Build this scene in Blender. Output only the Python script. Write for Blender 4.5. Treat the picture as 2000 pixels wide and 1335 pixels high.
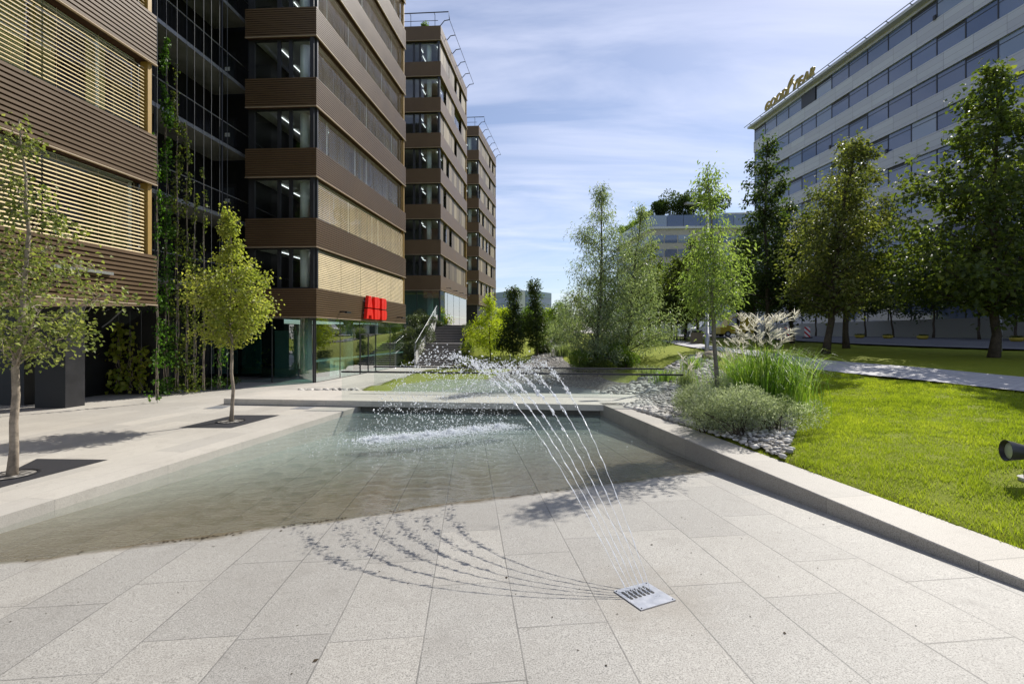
import bpy, math, random
import numpy as np
from mathutils import Vector, Matrix

for o in list(bpy.data.objects):
    bpy.data.objects.remove(o)
SC = bpy.context.scene
COL = SC.collection
R = math.radians
random.seed(7)
RNG = np.random.default_rng(7)

# ------------------------------------------------------------------ camera
EYE = 2.40            # metres above the upper plaza
F = 944.0             # focal length in pixels of the 2000 px wide photograph
HZ = 653.0            # pixel row of the horizon
cam_d = bpy.data.cameras.new('camera')
cam = bpy.data.objects.new('camera', cam_d)
COL.objects.link(cam)
cam.location = (0, 0, EYE)
cam.rotation_euler = (R(90), 0, 0)
cam_d.sensor_width = 36.0
cam_d.lens = 36.0 * F / 2000.0
cam_d.shift_y = -(667.5 - HZ) / 2000.0
cam_d.clip_start = 0.05
cam_d.clip_end = 5000
SC.camera = cam

# ------------------------------------------------------------------ light
SUN_AZ = R(40.5)        # to the right of straight ahead
SUN_EL = R(42.5)
SUN_DIR = Vector((math.sin(SUN_AZ) * math.cos(SUN_EL), math.cos(SUN_AZ) * math.cos(SUN_EL), math.sin(SUN_EL)))
world = bpy.data.worlds.new("World")
SC.world = world
world.use_nodes = True
wn = world.node_tree
wn.nodes.clear()
wo = wn.nodes.new('ShaderNodeOutputWorld')
wbg = wn.nodes.new('ShaderNodeBackground')
wbg.inputs['Strength'].default_value = 0.092
sky = wn.nodes.new('ShaderNodeTexSky')
sky.sky_type = 'NISHITA'
sky.sun_disc = False
sky.sun_elevation = SUN_EL
sky.sun_rotation = SUN_AZ
sky.air_density = 1.0
sky.dust_density = 0.5
sky.ozone_density = 2.2
wtc = wn.nodes.new('ShaderNodeTexCoord')
wsep = wn.nodes.new('ShaderNodeSeparateXYZ')
wn.links.new(wtc.outputs['Generated'], wsep.inputs[0])
def wmath(op, a, b=None):
    n = wn.nodes.new('ShaderNodeMath'); n.operation = op
    for i, x in enumerate((a, b)):
        if x is None: continue
        if isinstance(x, (int, float)): n.inputs[i].default_value = x
        else: wn.links.new(x, n.inputs[i])
    return n.outputs[0]
zz = wmath('ADD', wmath('MAXIMUM', wsep.outputs['Z'], 0.0), 0.22)
cx_ = wmath('DIVIDE', wsep.outputs['X'], zz)
cy_ = wmath('DIVIDE', wsep.outputs['Y'], zz)
wcomb = wn.nodes.new('ShaderNodeCombineXYZ')
wn.links.new(cx_, wcomb.inputs[0]); wn.links.new(cy_, wcomb.inputs[1])
wmap = wn.nodes.new('ShaderNodeMapping')
wmap.inputs['Rotation'].default_value = (0, 0, R(35))
wmap.inputs['Scale'].default_value = (0.5, 2.1, 1)
wmap.inputs['Location'].default_value = (1.3, 0.4, 0)
wn.links.new(wcomb.outputs[0], wmap.inputs[0])
wno = wn.nodes.new('ShaderNodeTexNoise')
wno.inputs['Scale'].default_value = 1.6
wno.inputs['Detail'].default_value = 9
wno.inputs['Roughness'].default_value = 0.56
wno.inputs['Distortion'].default_value = 0.5
wn.links.new(wmap.outputs[0], wno.inputs['Vector'])
wr = wn.nodes.new('ShaderNodeValToRGB')
wr.color_ramp.elements[0].position = 0.42; wr.color_ramp.elements[0].color = (0, 0, 0, 1)
wr.color_ramp.elements[1].position = 0.80; wr.color_ramp.elements[1].color = (1, 1, 1, 1)
wn.links.new(wno.outputs['Fac'], wr.inputs['Fac'])
wmx = wn.nodes.new('ShaderNodeMixRGB')
wmx.inputs['Color2'].default_value = (9.6, 9.9, 11.0, 1)
wn.links.new(wmath('ADD', wmath('MULTIPLY', wr.outputs['Color'], 0.62), 0.12), wmx.inputs['Fac'])
wn.links.new(sky.outputs['Color'], wmx.inputs['Color1'])
wtint = wn.nodes.new('ShaderNodeMixRGB'); wtint.blend_type = 'MULTIPLY'
wtint.inputs['Fac'].default_value = 1.0
wtint.inputs['Color2'].default_value = (0.98, 0.98, 1.05, 1)
wn.links.new(wmx.outputs[0], wtint.inputs['Color1'])
wn.links.new(wtint.outputs[0], wbg.inputs['Color'])
wn.links.new(wbg.outputs[0], wo.inputs['Surface'])

sun_d = bpy.data.lights.new('sun', 'SUN')
sun_d.energy = 5.0
sun_d.angle = R(0.5)
sun_d.color = (1.0, 0.955, 0.88)
sun = bpy.data.objects.new('sun', sun_d)
COL.objects.link(sun)
sun.rotation_euler = (-SUN_DIR).to_track_quat('-Z', 'Y').to_euler()
sun.location = (30, 30, 60)

SC.view_settings.view_transform = 'Standard'
SC.view_settings.look = 'None'
SC.view_settings.exposure = 0.30
SC.view_settings.gamma = 1.0
try:
    SC.cycles.use_denoising = True
    SC.cycles.max_bounces = 10
    SC.cycles.transparent_max_bounces = 24
    SC.cycles.caustics_reflective = False
    SC.cycles.caustics_refractive = False
    SC.cycles.sample_clamp_indirect = 6
except Exception:
    pass

# ------------------------------------------------------------------ helpers
def W(px, py, Y):
    return Vector(((px - 1000) / F * Y, Y, EYE - (py - HZ) / F * Y))

def tag(o, label=None, cat=None, group=None, kind=None):
    if label: o['label'] = label
    if cat: o['category'] = cat
    if group: o['group'] = group
    if kind: o['kind'] = kind
    return o

def thing(name, label, cat, loc=(0, 0, 0), rz=0, group=None):
    o = bpy.data.objects.new(name, None)
    o.empty_display_size = 0.2
    COL.objects.link(o)
    o.location = loc
    o.rotation_euler = (0, 0, rz)
    return tag(o, label, cat, group)

def link(name, me, mat, parent=None, smooth=False):
    if mat is not None:
        for m in (mat if isinstance(mat, (list, tuple)) else [mat]):
            me.materials.append(m)
    if smooth:
        me.polygons.foreach_set('use_smooth', np.ones(len(me.polygons), dtype=bool))
    o = bpy.data.objects.new(name, me)
    COL.objects.link(o)
    if parent is not None:
        o.parent = parent
    return o

class MB:
    """collects geometry of one mesh; off = offset subtracted from every vertex (the base of the thing)"""
    def __init__(self, off=(0, 0, 0)):
        self.v = []; self.f = []; self.off = Vector(off)
    def add(self, vs, fs):
        n = len(self.v)
        self.v.extend([Vector(p) - self.off for p in vs])
        self.f.extend([tuple(i + n for i in f) for f in fs])
    def obox(self, o, a, b, c):
        o, a, b, c = Vector(o), Vector(a), Vector(b), Vector(c)
        if a.cross(b).dot(c) < 0: a, b = b, a
        self.add([o, o+a, o+a+b, o+b, o+c, o+a+c, o+a+b+c, o+b+c],
                 [(3, 2, 1, 0), (4, 5, 6, 7), (0, 1, 5, 4), (1, 2, 6, 5), (2, 3, 7, 6), (3, 0, 4, 7)])
    def box(self, x0, x1, y0, y1, z0, z1):
        self.obox((x0, y0, z0), (x1-x0, 0, 0), (0, y1-y0, 0), (0, 0, z1-z0))
    def prism(self, poly, z0, z1):
        a = sum(poly[i][0]*poly[(i+1) % len(poly)][1]-poly[(i+1) % len(poly)][0]*poly[i][1] for i in range(len(poly)))
        if a < 0: poly = poly[::-1]
        n = len(poly)
        self.add([(p[0], p[1], z0) for p in poly] + [(p[0], p[1], z1) for p in poly],
                 [tuple(range(n-1, -1, -1)), tuple(range(n, 2*n))] + [(i, (i+1) % n, n+(i+1) % n, n+i) for i in range(n)])
    def extrude(self, poly, o, ax, ay, d):
        """polygon in the plane (o, ax, ay) given thickness vector d"""
        o, ax, ay, d = Vector(o), Vector(ax), Vector(ay), Vector(d)
        n = len(poly)
        front = [o + ax*p[0] + ay*p[1] for p in poly]
        self.add(front + [p + d for p in front],
                 [tuple(range(n)), tuple(range(2*n-1, n-1, -1))] + [(i, n+i, n+(i+1) % n, (i+1) % n) for i in range(n)])
    def quad(self, a, b, c, d):
        self.add([a, b, c, d], [(0, 1, 2, 3)])
    def tube(self, pts, rad, n=8, cap=True):
        pts = [Vector(p) for p in pts]
        if isinstance(rad, (int, float)): rad = [rad]*len(pts)
        vs, fs = [], []
        prev = None
        for i, p in enumerate(pts):
            t = (pts[min(i+1, len(pts)-1)] - pts[max(i-1, 0)])
            t = t.normalized() if t.length > 1e-9 else Vector((0, 0, 1))
            if prev is None:
                a = t.cross(Vector((0.31, 0.83, 0.11)))
                if a.length < 1e-3: a = t.cross(Vector((1, 0, 0)))
            else:
                a = prev - t*prev.dot(t)
            a.normalize(); prev = a
            b = t.cross(a)
            for k in range(n):
                an = 2*math.pi*k/n
                vs.append(p + (a*math.cos(an) + b*math.sin(an))*rad[i])
        for i in range(len(pts)-1):
            for k in range(n):
                k2 = (k+1) % n
                fs.append((i*n+k, i*n+k2, (i+1)*n+k2, (i+1)*n+k))
        if cap:
            fs.append(tuple(range(n-1, -1, -1)))
            fs.append(tuple((len(pts)-1)*n+k for k in range(n)))
        self.add(vs, fs)
    def lathe(self, prof, o, axis=(0, 0, 1), n=20):
        """prof = [(distance along axis, radius)]"""
        o = Vector(o); t = Vector(axis).normalized()
        self_pts = [o + t*d for d, r in prof]
        a = t.cross(Vector((0.31, 0.83, 0.11))).normalized(); b = t.cross(a)
        vs, fs = [], []
        for p, (d, r) in zip(self_pts, prof):
            for k in range(n):
                an = 2*math.pi*k/n
                vs.append(p + (a*math.cos(an)+b*math.sin(an))*max(r, 1e-4))
        for i in range(len(prof)-1):
            for k in range(n):
                k2 = (k+1) % n
                fs.append((i*n+k, i*n+k2, (i+1)*n+k2, (i+1)*n+k))
        fs.append(tuple(range(n-1, -1, -1)))
        fs.append(tuple((len(prof)-1)*n+k for k in range(n)))
        self.add(vs, fs)
    def build(self, name, mat, parent=None, smooth=False):
        me = bpy.data.meshes.new(name)
        me.from_pydata([tuple(p) for p in self.v], [], self.f)
        me.update()
        return link(name, me, mat, parent, smooth)

def np_mesh(name, V, Fc, mat, parent=None, rnd=None, smooth=False):
    """V (n,3); Fc (m,k) faces of k corners; rnd = per face random number"""
    me = bpy.data.meshes.new(name)
    V = np.ascontiguousarray(V, dtype=np.float32); Fc = np.ascontiguousarray(Fc, dtype=np.int32)
    m, k = Fc.shape
    me.vertices.add(len(V)); me.vertices.foreach_set('co', V.ravel())
    me.loops.add(m*k); me.loops.foreach_set('vertex_index', Fc.ravel())
    me.polygons.add(m)
    me.polygons.foreach_set('loop_start', np.arange(0, m*k, k, dtype=np.int32))
    me.polygons.foreach_set('loop_total', np.full(m, k, dtype=np.int32))
    me.update(calc_edges=True)
    if rnd is not None:
        at = me.attributes.new('rnd', 'FLOAT', 'FACE')
        at.data.foreach_set('value', np.ascontiguousarray(rnd, dtype=np.float32))
    return link(name, me, mat, parent, smooth)

# ------------------------------------------------------------------ materials
class NT:
    def __init__(self, name):
        self.m = bpy.data.materials.new(name)
        self.m.use_nodes = True
        self.t = self.m.node_tree
        self.t.nodes.clear()
        self.out = self.n('ShaderNodeOutputMaterial')
        self._pos = None
    def n(self, typ, **kw):
        nd = self.t.nodes.new(typ)
        for k, v in kw.items(): setattr(nd, k, v)
        return nd
    def put(self, nd, key, x):
        s = nd.inputs[key]
        if isinstance(x, bpy.types.NodeSocket): self.t.links.new(x, s)
        elif isinstance(x, (tuple, list)) and len(x) == 3 and s.type == 'RGBA': s.default_value = (*x, 1)
        else: s.default_value = x
    def math(self, op, a, b=None, c=None):
        nd = self.n('ShaderNodeMath', operation=op)
        for i, x in enumerate((a, b, c)):
            if x is not None: self.put(nd, i, x)
        return nd.outputs[0]
    def pos(self):
        if self._pos is None: self._pos = self.n('ShaderNodeNewGeometry').outputs['Position']
        return self._pos
    def sep(self, v):
        nd = self.n('ShaderNodeSeparateXYZ'); self.put(nd, 0, v); return nd.outputs
    def comb(self, x, y, z):
        nd = self.n('ShaderNodeCombineXYZ')
        for i, q in enumerate((x, y, z)): self.put(nd, i, q)
        return nd.outputs[0]
    def mapping(self, v, scale=(1, 1, 1), rot=(0, 0, 0), loc=(0, 0, 0)):
        nd = self.n('ShaderNodeMapping'); self.put(nd, 'Vector', v)
        nd.inputs['Scale'].default_value = scale; nd.inputs['Rotation'].default_value = rot; nd.inputs['Location'].default_value = loc
        return nd.outputs[0]
    def noise(self, scale, detail=4, rough=0.55, vec=None, dist=0.0):
        nd = self.n('ShaderNodeTexNoise')
        self.put(nd, 'Vector', vec if vec is not None else self.pos())
        nd.inputs['Scale'].default_value = scale; nd.inputs['Detail'].default_value = detail
        nd.inputs['Roughness'].default_value = rough; nd.inputs['Distortion'].default_value = dist
        return nd.outputs['Fac']
    def ramp(self, fac, stops):
        nd = self.n('ShaderNodeValToRGB'); self.put(nd, 'Fac', fac)
        els = nd.color_ramp.elements
        while len(els) < len(stops): els.new(0.5)
        for e, (p, c) in zip(els, stops):
            e.position = p
            e.color = (*c, 1) if isinstance(c, (tuple, list)) else (c, c, c, 1)
        return nd.outputs['Color']
    def mix(self, fac, a, b, blend='MIX'):
        nd = self.n('ShaderNodeMixRGB', blend_type=blend)
        self.put(nd, 'Fac', fac); self.put(nd, 'Color1', a); self.put(nd, 'Color2', b)
        return nd.outputs[0]
    def maprange(self, v, a, b, c, d):
        nd = self.n('ShaderNodeMapRange')
        for i, x in enumerate((v, a, b, c, d)): self.put(nd, i, x)
        return nd.outputs[0]
    def bump(self, h, strength=0.3, dist=0.02, normal=None):
        nd = self.n('ShaderNodeBump'); self.put(nd, 'Height', h)
        nd.inputs['Strength'].default_value = strength; nd.inputs['Distance'].default_value = dist
        if normal is not None: self.put(nd, 'Normal', normal)
        return nd.outputs[0]
    def pbsdf(self, col, rough=0.7, spec=0.4, metal=0.0, normal=None, **kw):
        nd = self.n('ShaderNodeBsdfPrincipled')
        self.put(nd, 'Base Color', col); self.put(nd, 'Roughness', rough)
        self.put(nd, 'Specular IOR Level', spec); self.put(nd, 'Metallic', metal)
        if normal is not None: self.put(nd, 'Normal', normal)
        for k, v in kw.items(): self.put(nd, k, v)
        return nd.outputs[0]
    def mixs(self, fac, a, b):
        nd = self.n('ShaderNodeMixShader'); self.put(nd, 0, fac); self.put(nd, 1, a); self.put(nd, 2, b)
        return nd.outputs[0]
    def done(self, sh):
        self.t.links.new(sh, self.out.inputs['Surface']); return self.m

def plain(name, col, rough=0.6, spec=0.4, metal=0.0, var=0.15, scale=3.0, bump=0.0, bscale=60.0):
    t = NT(name)
    f = t.noise(scale, 6, 0.6)
    lo = tuple(c*(1-var) for c in col); hi = tuple(min(1, c*(1+var)) for c in col)
    c = t.ramp(f, [(0.3, lo), (0.7, hi)])
    nrm = t.bump(t.noise(bscale, 3), bump, 0.01) if bump else None
    r = t.maprange(f, 0.3, 0.7, rough*0.9, min(1, rough*1.1))
    return t.done(t.pbsdf(c, r, spec, metal, nrm))

def slabs(t, ang, wid, length, ou=0.0, ov=0.0, joint=0.008):
    """returns (joint mask, random per slab, along coordinate) of a staggered slab paving"""
    v = t.mapping(t.pos(), rot=(0, 0, ang), loc=(0, 0, 0))
    s = t.sep(v)
    u = t.math('ADD', s[1], ou); w = t.math('ADD', s[0], ov)
    cw = t.math('DIVIDE', w, wid)
    col = t.math('FLOOR', cw)
    wnz = t.n('ShaderNodeTexWhiteNoise', noise_dimensions='1D'); t.put(wnz, 'W', col)
    cu = t.math('ADD', t.math('DIVIDE', u, length), wnz.outputs['Value'])
    row = t.math('FLOOR', cu)
    fw = t.math('FRACT', cw); fu = t.math('FRACT', cu)
    dw = t.math('MULTIPLY', t.math('MINIMUM', fw, t.math('SUBTRACT', 1.0, fw)), wid)
    du = t.math('MULTIPLY', t.math('MINIMUM', fu, t.math('SUBTRACT', 1.0, fu)), length)
    d = t.math('MINIMUM', dw, du)
    mask = t.maprange(d, joint*0.35, joint, 1.0, 0.0)
    w2 = t.n('ShaderNodeTexWhiteNoise', noise_dimensions='2D')
    t.put(w2, 'Vector', t.comb(col, row, 0.0))
    return mask, w2.outputs['Value']

def granite(name, ang, wid, length, ou=0, ov=0, base=(0.325, 0.313, 0.288), wet=None, joint=0.009, dark=0.3, grain=1.0):
    t = NT(name)
    mask, rv = slabs(t, ang, wid, length, ou, ov, joint)
    g1 = t.noise(95, 3, 0.8)
    g2 = t.noise(60, 3, 0.6)
    big = t.noise(0.55, 5, 0.6)
    mid = t.noise(2.6, 6, 0.65, dist=0.6)
    c = t.ramp(g1, [(0.33, tuple(b*(1-.72*grain) for b in base)), (0.46, base), (0.60, tuple(min(1, b*(1+.50*grain)) for b in base))])
    c = t.mix(t.maprange(g2, 0.35, 0.7, 0.0, 0.30*grain), c, tuple(b*0.62 for b in base))
    c = t.mix(1.0, c, t.ramp(rv, [(0.0, (0.87, 0.865, 0.86)), (0.5, (0.965, 0.96, 0.95)), (1.0, (1.06, 1.045, 1.02))]), 'MULTIPLY')
    c = t.mix(t.maprange(big, 0.42, 0.68, 0.0, 0.28), c, (base[0]*0.72, base[1]*0.69, base[2]*0.66))
    c = t.mix(t.maprange(t.noise(9, 5, .7), 0.5, 0.75, 0.0, 0.28), c, (base[0]*0.70, base[1]*0.67, base[2]*0.63))
    c = t.mix(t.maprange(mid, 0.54, 0.72, 0.0, 0.34), c, (base[0]*0.62, base[1]*0.60, base[2]*0.58))
    spots = t.n('ShaderNodeTexVoronoi'); t.put(spots, 'Vector', t.pos()); spots.inputs['Scale'].default_value = 3.2
    sp = t.math('MULTIPLY', t.math('LESS_THAN', spots.outputs['Distance'], 0.028), 0.75)
    c = t.mix(sp, c, (0.09, 0.08, 0.07))
    if wet is not None:
        pp = t.sep(t.pos())
        dd = t.math('SQRT', t.math('ADD', t.math('POWER', t.math('SUBTRACT', pp[0], 1.25), 2.0), t.math('POWER', t.math('SUBTRACT', pp[1], 4.35), 2.0)))
        dd = t.math('ADD', dd, t.math('MULTIPLY', t.math('SUBTRACT', t.noise(4.0, 5, .65), 0.5), 1.0))
        c = t.mix(t.maprange(dd, 0.75, 0.25, 0.0, 0.42), c, (base[0]*.66, base[1]*.60, base[2]*.52))
    c = t.mix(t.math('MULTIPLY', mask, t.maprange(t.noise(1.2, 3), .35, .65, .35, .75)), c, tuple(b*dark for b in base))
    rough = 0.62
    if wet is not None:
        z = t.sep(t.pos())[2]
        zn = t.math('ADD', z, t.math('MULTIPLY', t.math('SUBTRACT', t.noise(1.7, 4), 0.5), 0.028))
        # stone that stands under water is soaked and carries a film of algae and silt
        wetm = t.maprange(zn, wet + 0.009, wet + 0.001, 0.0, 1.0)
        wetc = t.mix(1.0, c, (0.50, 0.43, 0.325), 'MULTIPLY')
        silt = t.mix(t.maprange(t.noise(1.1, 5), 0.35, 0.65, 0, 1), (0.13, 0.115, 0.075), (0.20, 0.20, 0.155))
        wetc = t.mix(t.maprange(zn, wet, wet - 0.16, 0.12, 0.35), wetc, silt)
        wetc = t.mix(t.maprange(zn, wet - 0.07, wet - 0.38, 0.0, 0.6), wetc, (0.33, 0.42, 0.39))
        c = t.mix(wetm, c, t.mix(t.math('MULTIPLY', mask, 0.8), wetc, (0.07, 0.06, 0.045)))
        rough = t.maprange(wetm, 0, 1, 0.62, 0.25)
    h = t.math('SUBTRACT', t.math('MULTIPLY', g1, 0.25), mask)
    return t.done(t.pbsdf(c, rough, 0.35, 0, t.bump(h, 0.35, 0.006)))

def leaf_mat(name, cols, trans=0.45, rough=0.5, spec=0.35, tint=(1.75, 1.9, 0.75)):
    t = NT(name)
    at = t.n('ShaderNodeAttribute', attribute_name='rnd')
    n = len(cols)
    c = t.ramp(at.outputs['Fac'], [(i/(n-1) if n > 1 else 0, cc) for i, cc in enumerate(cols)])
    d = t.pbsdf(c, rough, spec)
    tr = t.n('ShaderNodeBsdfTranslucent')
    t.put(tr, 'Color', t.mix(1.0, c, tint, 'MULTIPLY'))
    return t.done(t.mixs(trans, d, tr.outputs[0]))

def glass_mat(name, tint=(0.8, 0.9, 0.88), refl=0.0, ior=1.5, gloss=(1, 1, 1)):
    t = NT(name)
    tr = t.n('ShaderNodeBsdfTransparent'); t.put(tr, 'Color', tint)
    gl = t.n('ShaderNodeBsdfGlossy'); gl.inputs['Roughness'].default_value = 0.005; t.put(gl, 'Color', gloss)
    fr = t.n('ShaderNodeFresnel'); fr.inputs['IOR'].default_value = ior
    bf = t.math('SUBTRACT', 1.0, t.n('ShaderNodeNewGeometry').outputs['Backfacing'])
    f = t.math('MULTIPLY', t.math('MINIMUM', t.math('ADD', fr.outputs[0], refl), 1.0), bf)
    return t.done(t.mixs(f, tr.outputs[0], gl.outputs[0]))

def emit_mat(name, col, s):
    t = NT(name)
    e = t.n('ShaderNodeEmission'); t.put(e, 'Color', col); e.inputs['Strength'].default_value = s
    return t.done(e.outputs[0])

M = {}
PAVE_ANG = math.atan(0.087)     # paving of the pool floor leans slightly left
M['floor'] = granite('pool_granite', -PAVE_ANG, 0.738, 1.46, 0.3, 0.36, wet=-0.156)
M['plaza'] = granite('plaza_granite', 0.155, 0.62, 1.9, 0.0, 0.12, base=(0.47, 0.445, 0.40), dark=0.5, joint=0.007, grain=0.5)
M['kerb'] = granite('kerb_granite', -0.16, 3.0, 1.85, 0.0, 0.8, base=(0.36, 0.337, 0.30), dark=0.5, grain=0.9)
M['deck'] = granite('deck_stone', 0.115 + R(90), 0.7, 1.6, 0.0, 0.0, base=(0.52, 0.49, 0.44), dark=0.6, grain=0.5)
M['bronze'] = plain('bronze_louvre', (0.122, 0.078, 0.042), 0.45, 0.3, 0.0, 0.10, 0.8)
M['bronze_back'] = plain('bronze_backing', (0.060, 0.030, 0.020), 0.6, 0.3, 0.0, 0.15, 0.6)
M['black'] = plain('black_cladding', (0.012, 0.012, 0.013), 0.45, 0.4, 0, 0.2)
M['dark_metal'] = plain('dark_metal', (0.028, 0.028, 0.032), 0.42, 0.5, 0.3, 0.2)
M['frame'] = plain('window_frame_metal', (0.035, 0.036, 0.04), 0.4, 0.5, 0.2, 0.1)
M['steel'] = plain('brushed_steel', (0.58, 0.58, 0.6), 0.3, 0.5, 0.75, 0.1, 14)
M['galv'] = plain('galvanised_steel', (0.34, 0.35, 0.37), 0.45, 0.5, 0.5, 0.15, 6)
M['blind'] = plain('blind_slat', (0.58, 0.465, 0.255), 0.45, 0.4, 0.15, 0.08, 1.2)
M['yellow_jamb'] = plain('yellow_jamb', (0.36, 0.225, 0.06), 0.5, 0.4, 0, 0.08)
M['interior'] = plain('interior_plaster', (0.48, 0.49, 0.46), 0.8, 0.2, 0, 0.12, 0.8)
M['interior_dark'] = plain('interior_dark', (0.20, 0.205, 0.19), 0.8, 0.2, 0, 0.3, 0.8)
M['column'] = plain('white_column', (0.86, 0.88, 0.85), 0.6, 0.3, 0, 0.05)
M['teal_wall'] = plain('pale_teal_partition', (0.36, 0.47, 0.44), 0.5, 0.3, 0, 0.08)
M['lamp'] = emit_mat('fluorescent_tube', (0.95, 0.98, 1.0), 2.0)
M['glass'] = glass_mat('clear_glass', (0.90, 0.94, 0.93), 0.07)
M['glass_green'] = glass_mat('green_glass', (0.66, 0.80, 0.77), 0.26)
M['glass_rail'] = glass_mat('railing_glass', (0.935, 0.96, 0.95), 0.012)
M['red'] = plain('red_sign', (0.80, 0.018, 0.010), 0.35, 0.5, 0, 0.04)
M['sign_side'] = plain('sign_side_metal', (0.22, 0.23, 0.28), 0.4, 0.5, 0.3, 0.1)
M['panel'] = plain('pale_metal_panel', (0.50, 0.51, 0.54), 0.5, 0.4, 0.15, 0.05, 0.4)
M['gold'] = plain('gold_letter', (0.30, 0.235, 0.06), 0.45, 0.4, 0.1, 0.1)
M['bark'] = plain('bark_grey_brown', (0.27, 0.225, 0.175), 0.85, 0.2, 0, 0.4, 9, 0.6, 40)
M['bark_grey'] = plain('bark_grey', (0.17, 0.155, 0.13), 0.85, 0.2, 0, 0.4, 9, 0.6, 40)
M['blind_bronze'] = plain('bronze_blind_slat', (0.33, 0.245, 0.13), 0.45, 0.4, 0.1, 0.08, 1.2)
M['podium'] = plain('grey_podium_panel', (0.27, 0.27, 0.262), 0.6, 0.3, 0, 0.06, .4)
M['bark_dark'] = plain('bark_dark', (0.07, 0.055, 0.042), 0.9, 0.2, 0, 0.4, 8, 0.6, 30)
M['white_paint'] = plain('white_paint', (0.75, 0.75, 0.74), 0.5, 0.4, 0, 0.06)
M['stair'] = plain('dark_stair_stone', (0.055, 0.05, 0.048), 0.6, 0.4, 0, 0.2)
M['stair_edge'] = plain('stair_nosing', (0.30, 0.285, 0.27), 0.7, 0.3, 0, 0.1)
M['concrete'] = plain('pale_concrete', (0.46, 0.45, 0.43), 0.8, 0.3, 0, 0.12, 1.5, 0.2)
M['silt'] = plain('wet_leaf_litter', (0.045, 0.032, 0.018), 0.8, 0.2, 0, 0.4)
M['cable'] = plain('dull_cable', (0.13, 0.135, 0.145), 0.5, 0.4, 0.2, 0.1)
M['abutment'] = plain('wet_abutment_stone', (0.13, 0.12, 0.10), 0.6, 0.4, 0, 0.3)
M['grate'] = plain('dark_tree_grate', (0.035, 0.035, 0.04), 0.6, 0.4, 0.1, 0.5, 45, 0.8, 120)

def pebble_mat():
    t = NT('river_pebble')
    at = t.n('ShaderNodeAttribute', attribute_name='rnd')
    c = t.ramp(at.outputs['Fac'], [(0, (0.24, 0.23, 0.21)), (0.35, (0.42, 0.40, 0.365)), (0.7, (0.58, 0.55, 0.50)), (1, (0.72, 0.68, 0.62))])
    c = t.mix(t.maprange(t.noise(22, 4), 0.4, 0.7, 0, 0.4), c, (0.20, 0.19, 0.18))
    return t.done(t.pbsdf(c, 0.7, 0.3, 0, t.bump(t.noise(70, 3), 0.2, 0.01)))
M['pebble'] = pebble_mat()

def gravel_mat():
    t = NT('gravel_bed')
    v = t.n('ShaderNodeTexVoronoi'); t.put(v, 'Vector', t.pos()); v.inputs['Scale'].default_value = 14
    c = t.ramp(t.sep(v.outputs['Color'])[0], [(0, (0.14, 0.13, 0.12)), (0.5, (0.28, 0.265, 0.24)), (1, (0.44, 0.415, 0.375))])
    c = t.mix(t.maprange(v.outputs['Distance'], 0.25, 0.6, 0, 0.8), c, (0.05, 0.045, 0.04))
    return t.done(t.pbsdf(c, 0.85, 0.25, 0, t.bump(v.outputs['Distance'], -0.8, 0.03)))
M['gravel'] = gravel_mat()

def lawn_mat():
    t = NT('lawn_ground')
    big = t.noise(0.35, 4, 0.6); mid = t.noise(2.2, 6, 0.65); fine = t.noise(38, 4, 0.7)
    c = t.ramp(fine, [(0.28, (0.09, 0.115, 0.012)), (0.5, (0.205, 0.245, 0.020)), (0.72, (0.31, 0.335, 0.04))])
    c = t.mix(t.maprange(big, 0.4, 0.65, 0, 0.35), c, (0.27, 0.285, 0.03))
    c = t.mix(t.maprange(mid, 0.58, 0.75, 0, 0.5), c, (0.12, 0.16, 0.014))
    c = t.mix(t.maprange(t.noise(4.5, 5, 0.7), 0.66, 0.76, 0, 0.6), c, (0.12, 0.095, 0.05))
    return t.done(t.pbsdf(c, 0.9, 0.15, 0, t.bump(t.noise(60, 4, 0.7), 0.8, 0.03)))
M['lawn'] = lawn_mat()

def road_mat():
    t = NT('asphalt')
    c = t.ramp(t.noise(120, 3), [(0.3, (0.075, 0.077, 0.085)), (0.7, (0.13, 0.132, 0.14))])
    c = t.mix(t.maprange(t.noise(0.4, 5), 0.4, 0.7, 0, 0.4), c, (0.16, 0.16, 0.165))
    return t.done(t.pbsdf(c, 0.85, 0.3, 0, t.bump(t.noise(150, 2), 0.2, 0.005)))
M['road'] = road_mat()

def path_mat():
    t = NT('path_setts')
    br = t.n('ShaderNodeTexBrick'); t.put(br, 'Vector', t.mapping(t.pos(), rot=(0, 0, R(12))))
    br.inputs['Scale'].default_value = 1.0
    br.inputs['Brick Width'].default_value = 0.24; br.inputs['Row Height'].default_value = 0.12
    br.inputs['Mortar Size'].default_value = 0.008
    t.put(br, 'Color1', (0.42, 0.41, 0.42)); t.put(br, 'Color2', (0.52, 0.51, 0.51)); t.put(br, 'Mortar', (0.2, 0.195, 0.19))
    c = t.mix(t.maprange(t.noise(1.5, 5), 0.4, 0.7, 0, 0.35), br.outputs['Color'], (0.33, 0.325, 0.33))
    return t.done(t.pbsdf(c, 0.75, 0.3, 0, t.bump(br.outputs['Fac'], -0.5, 0.01)))
M['path'] = path_mat()

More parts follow.
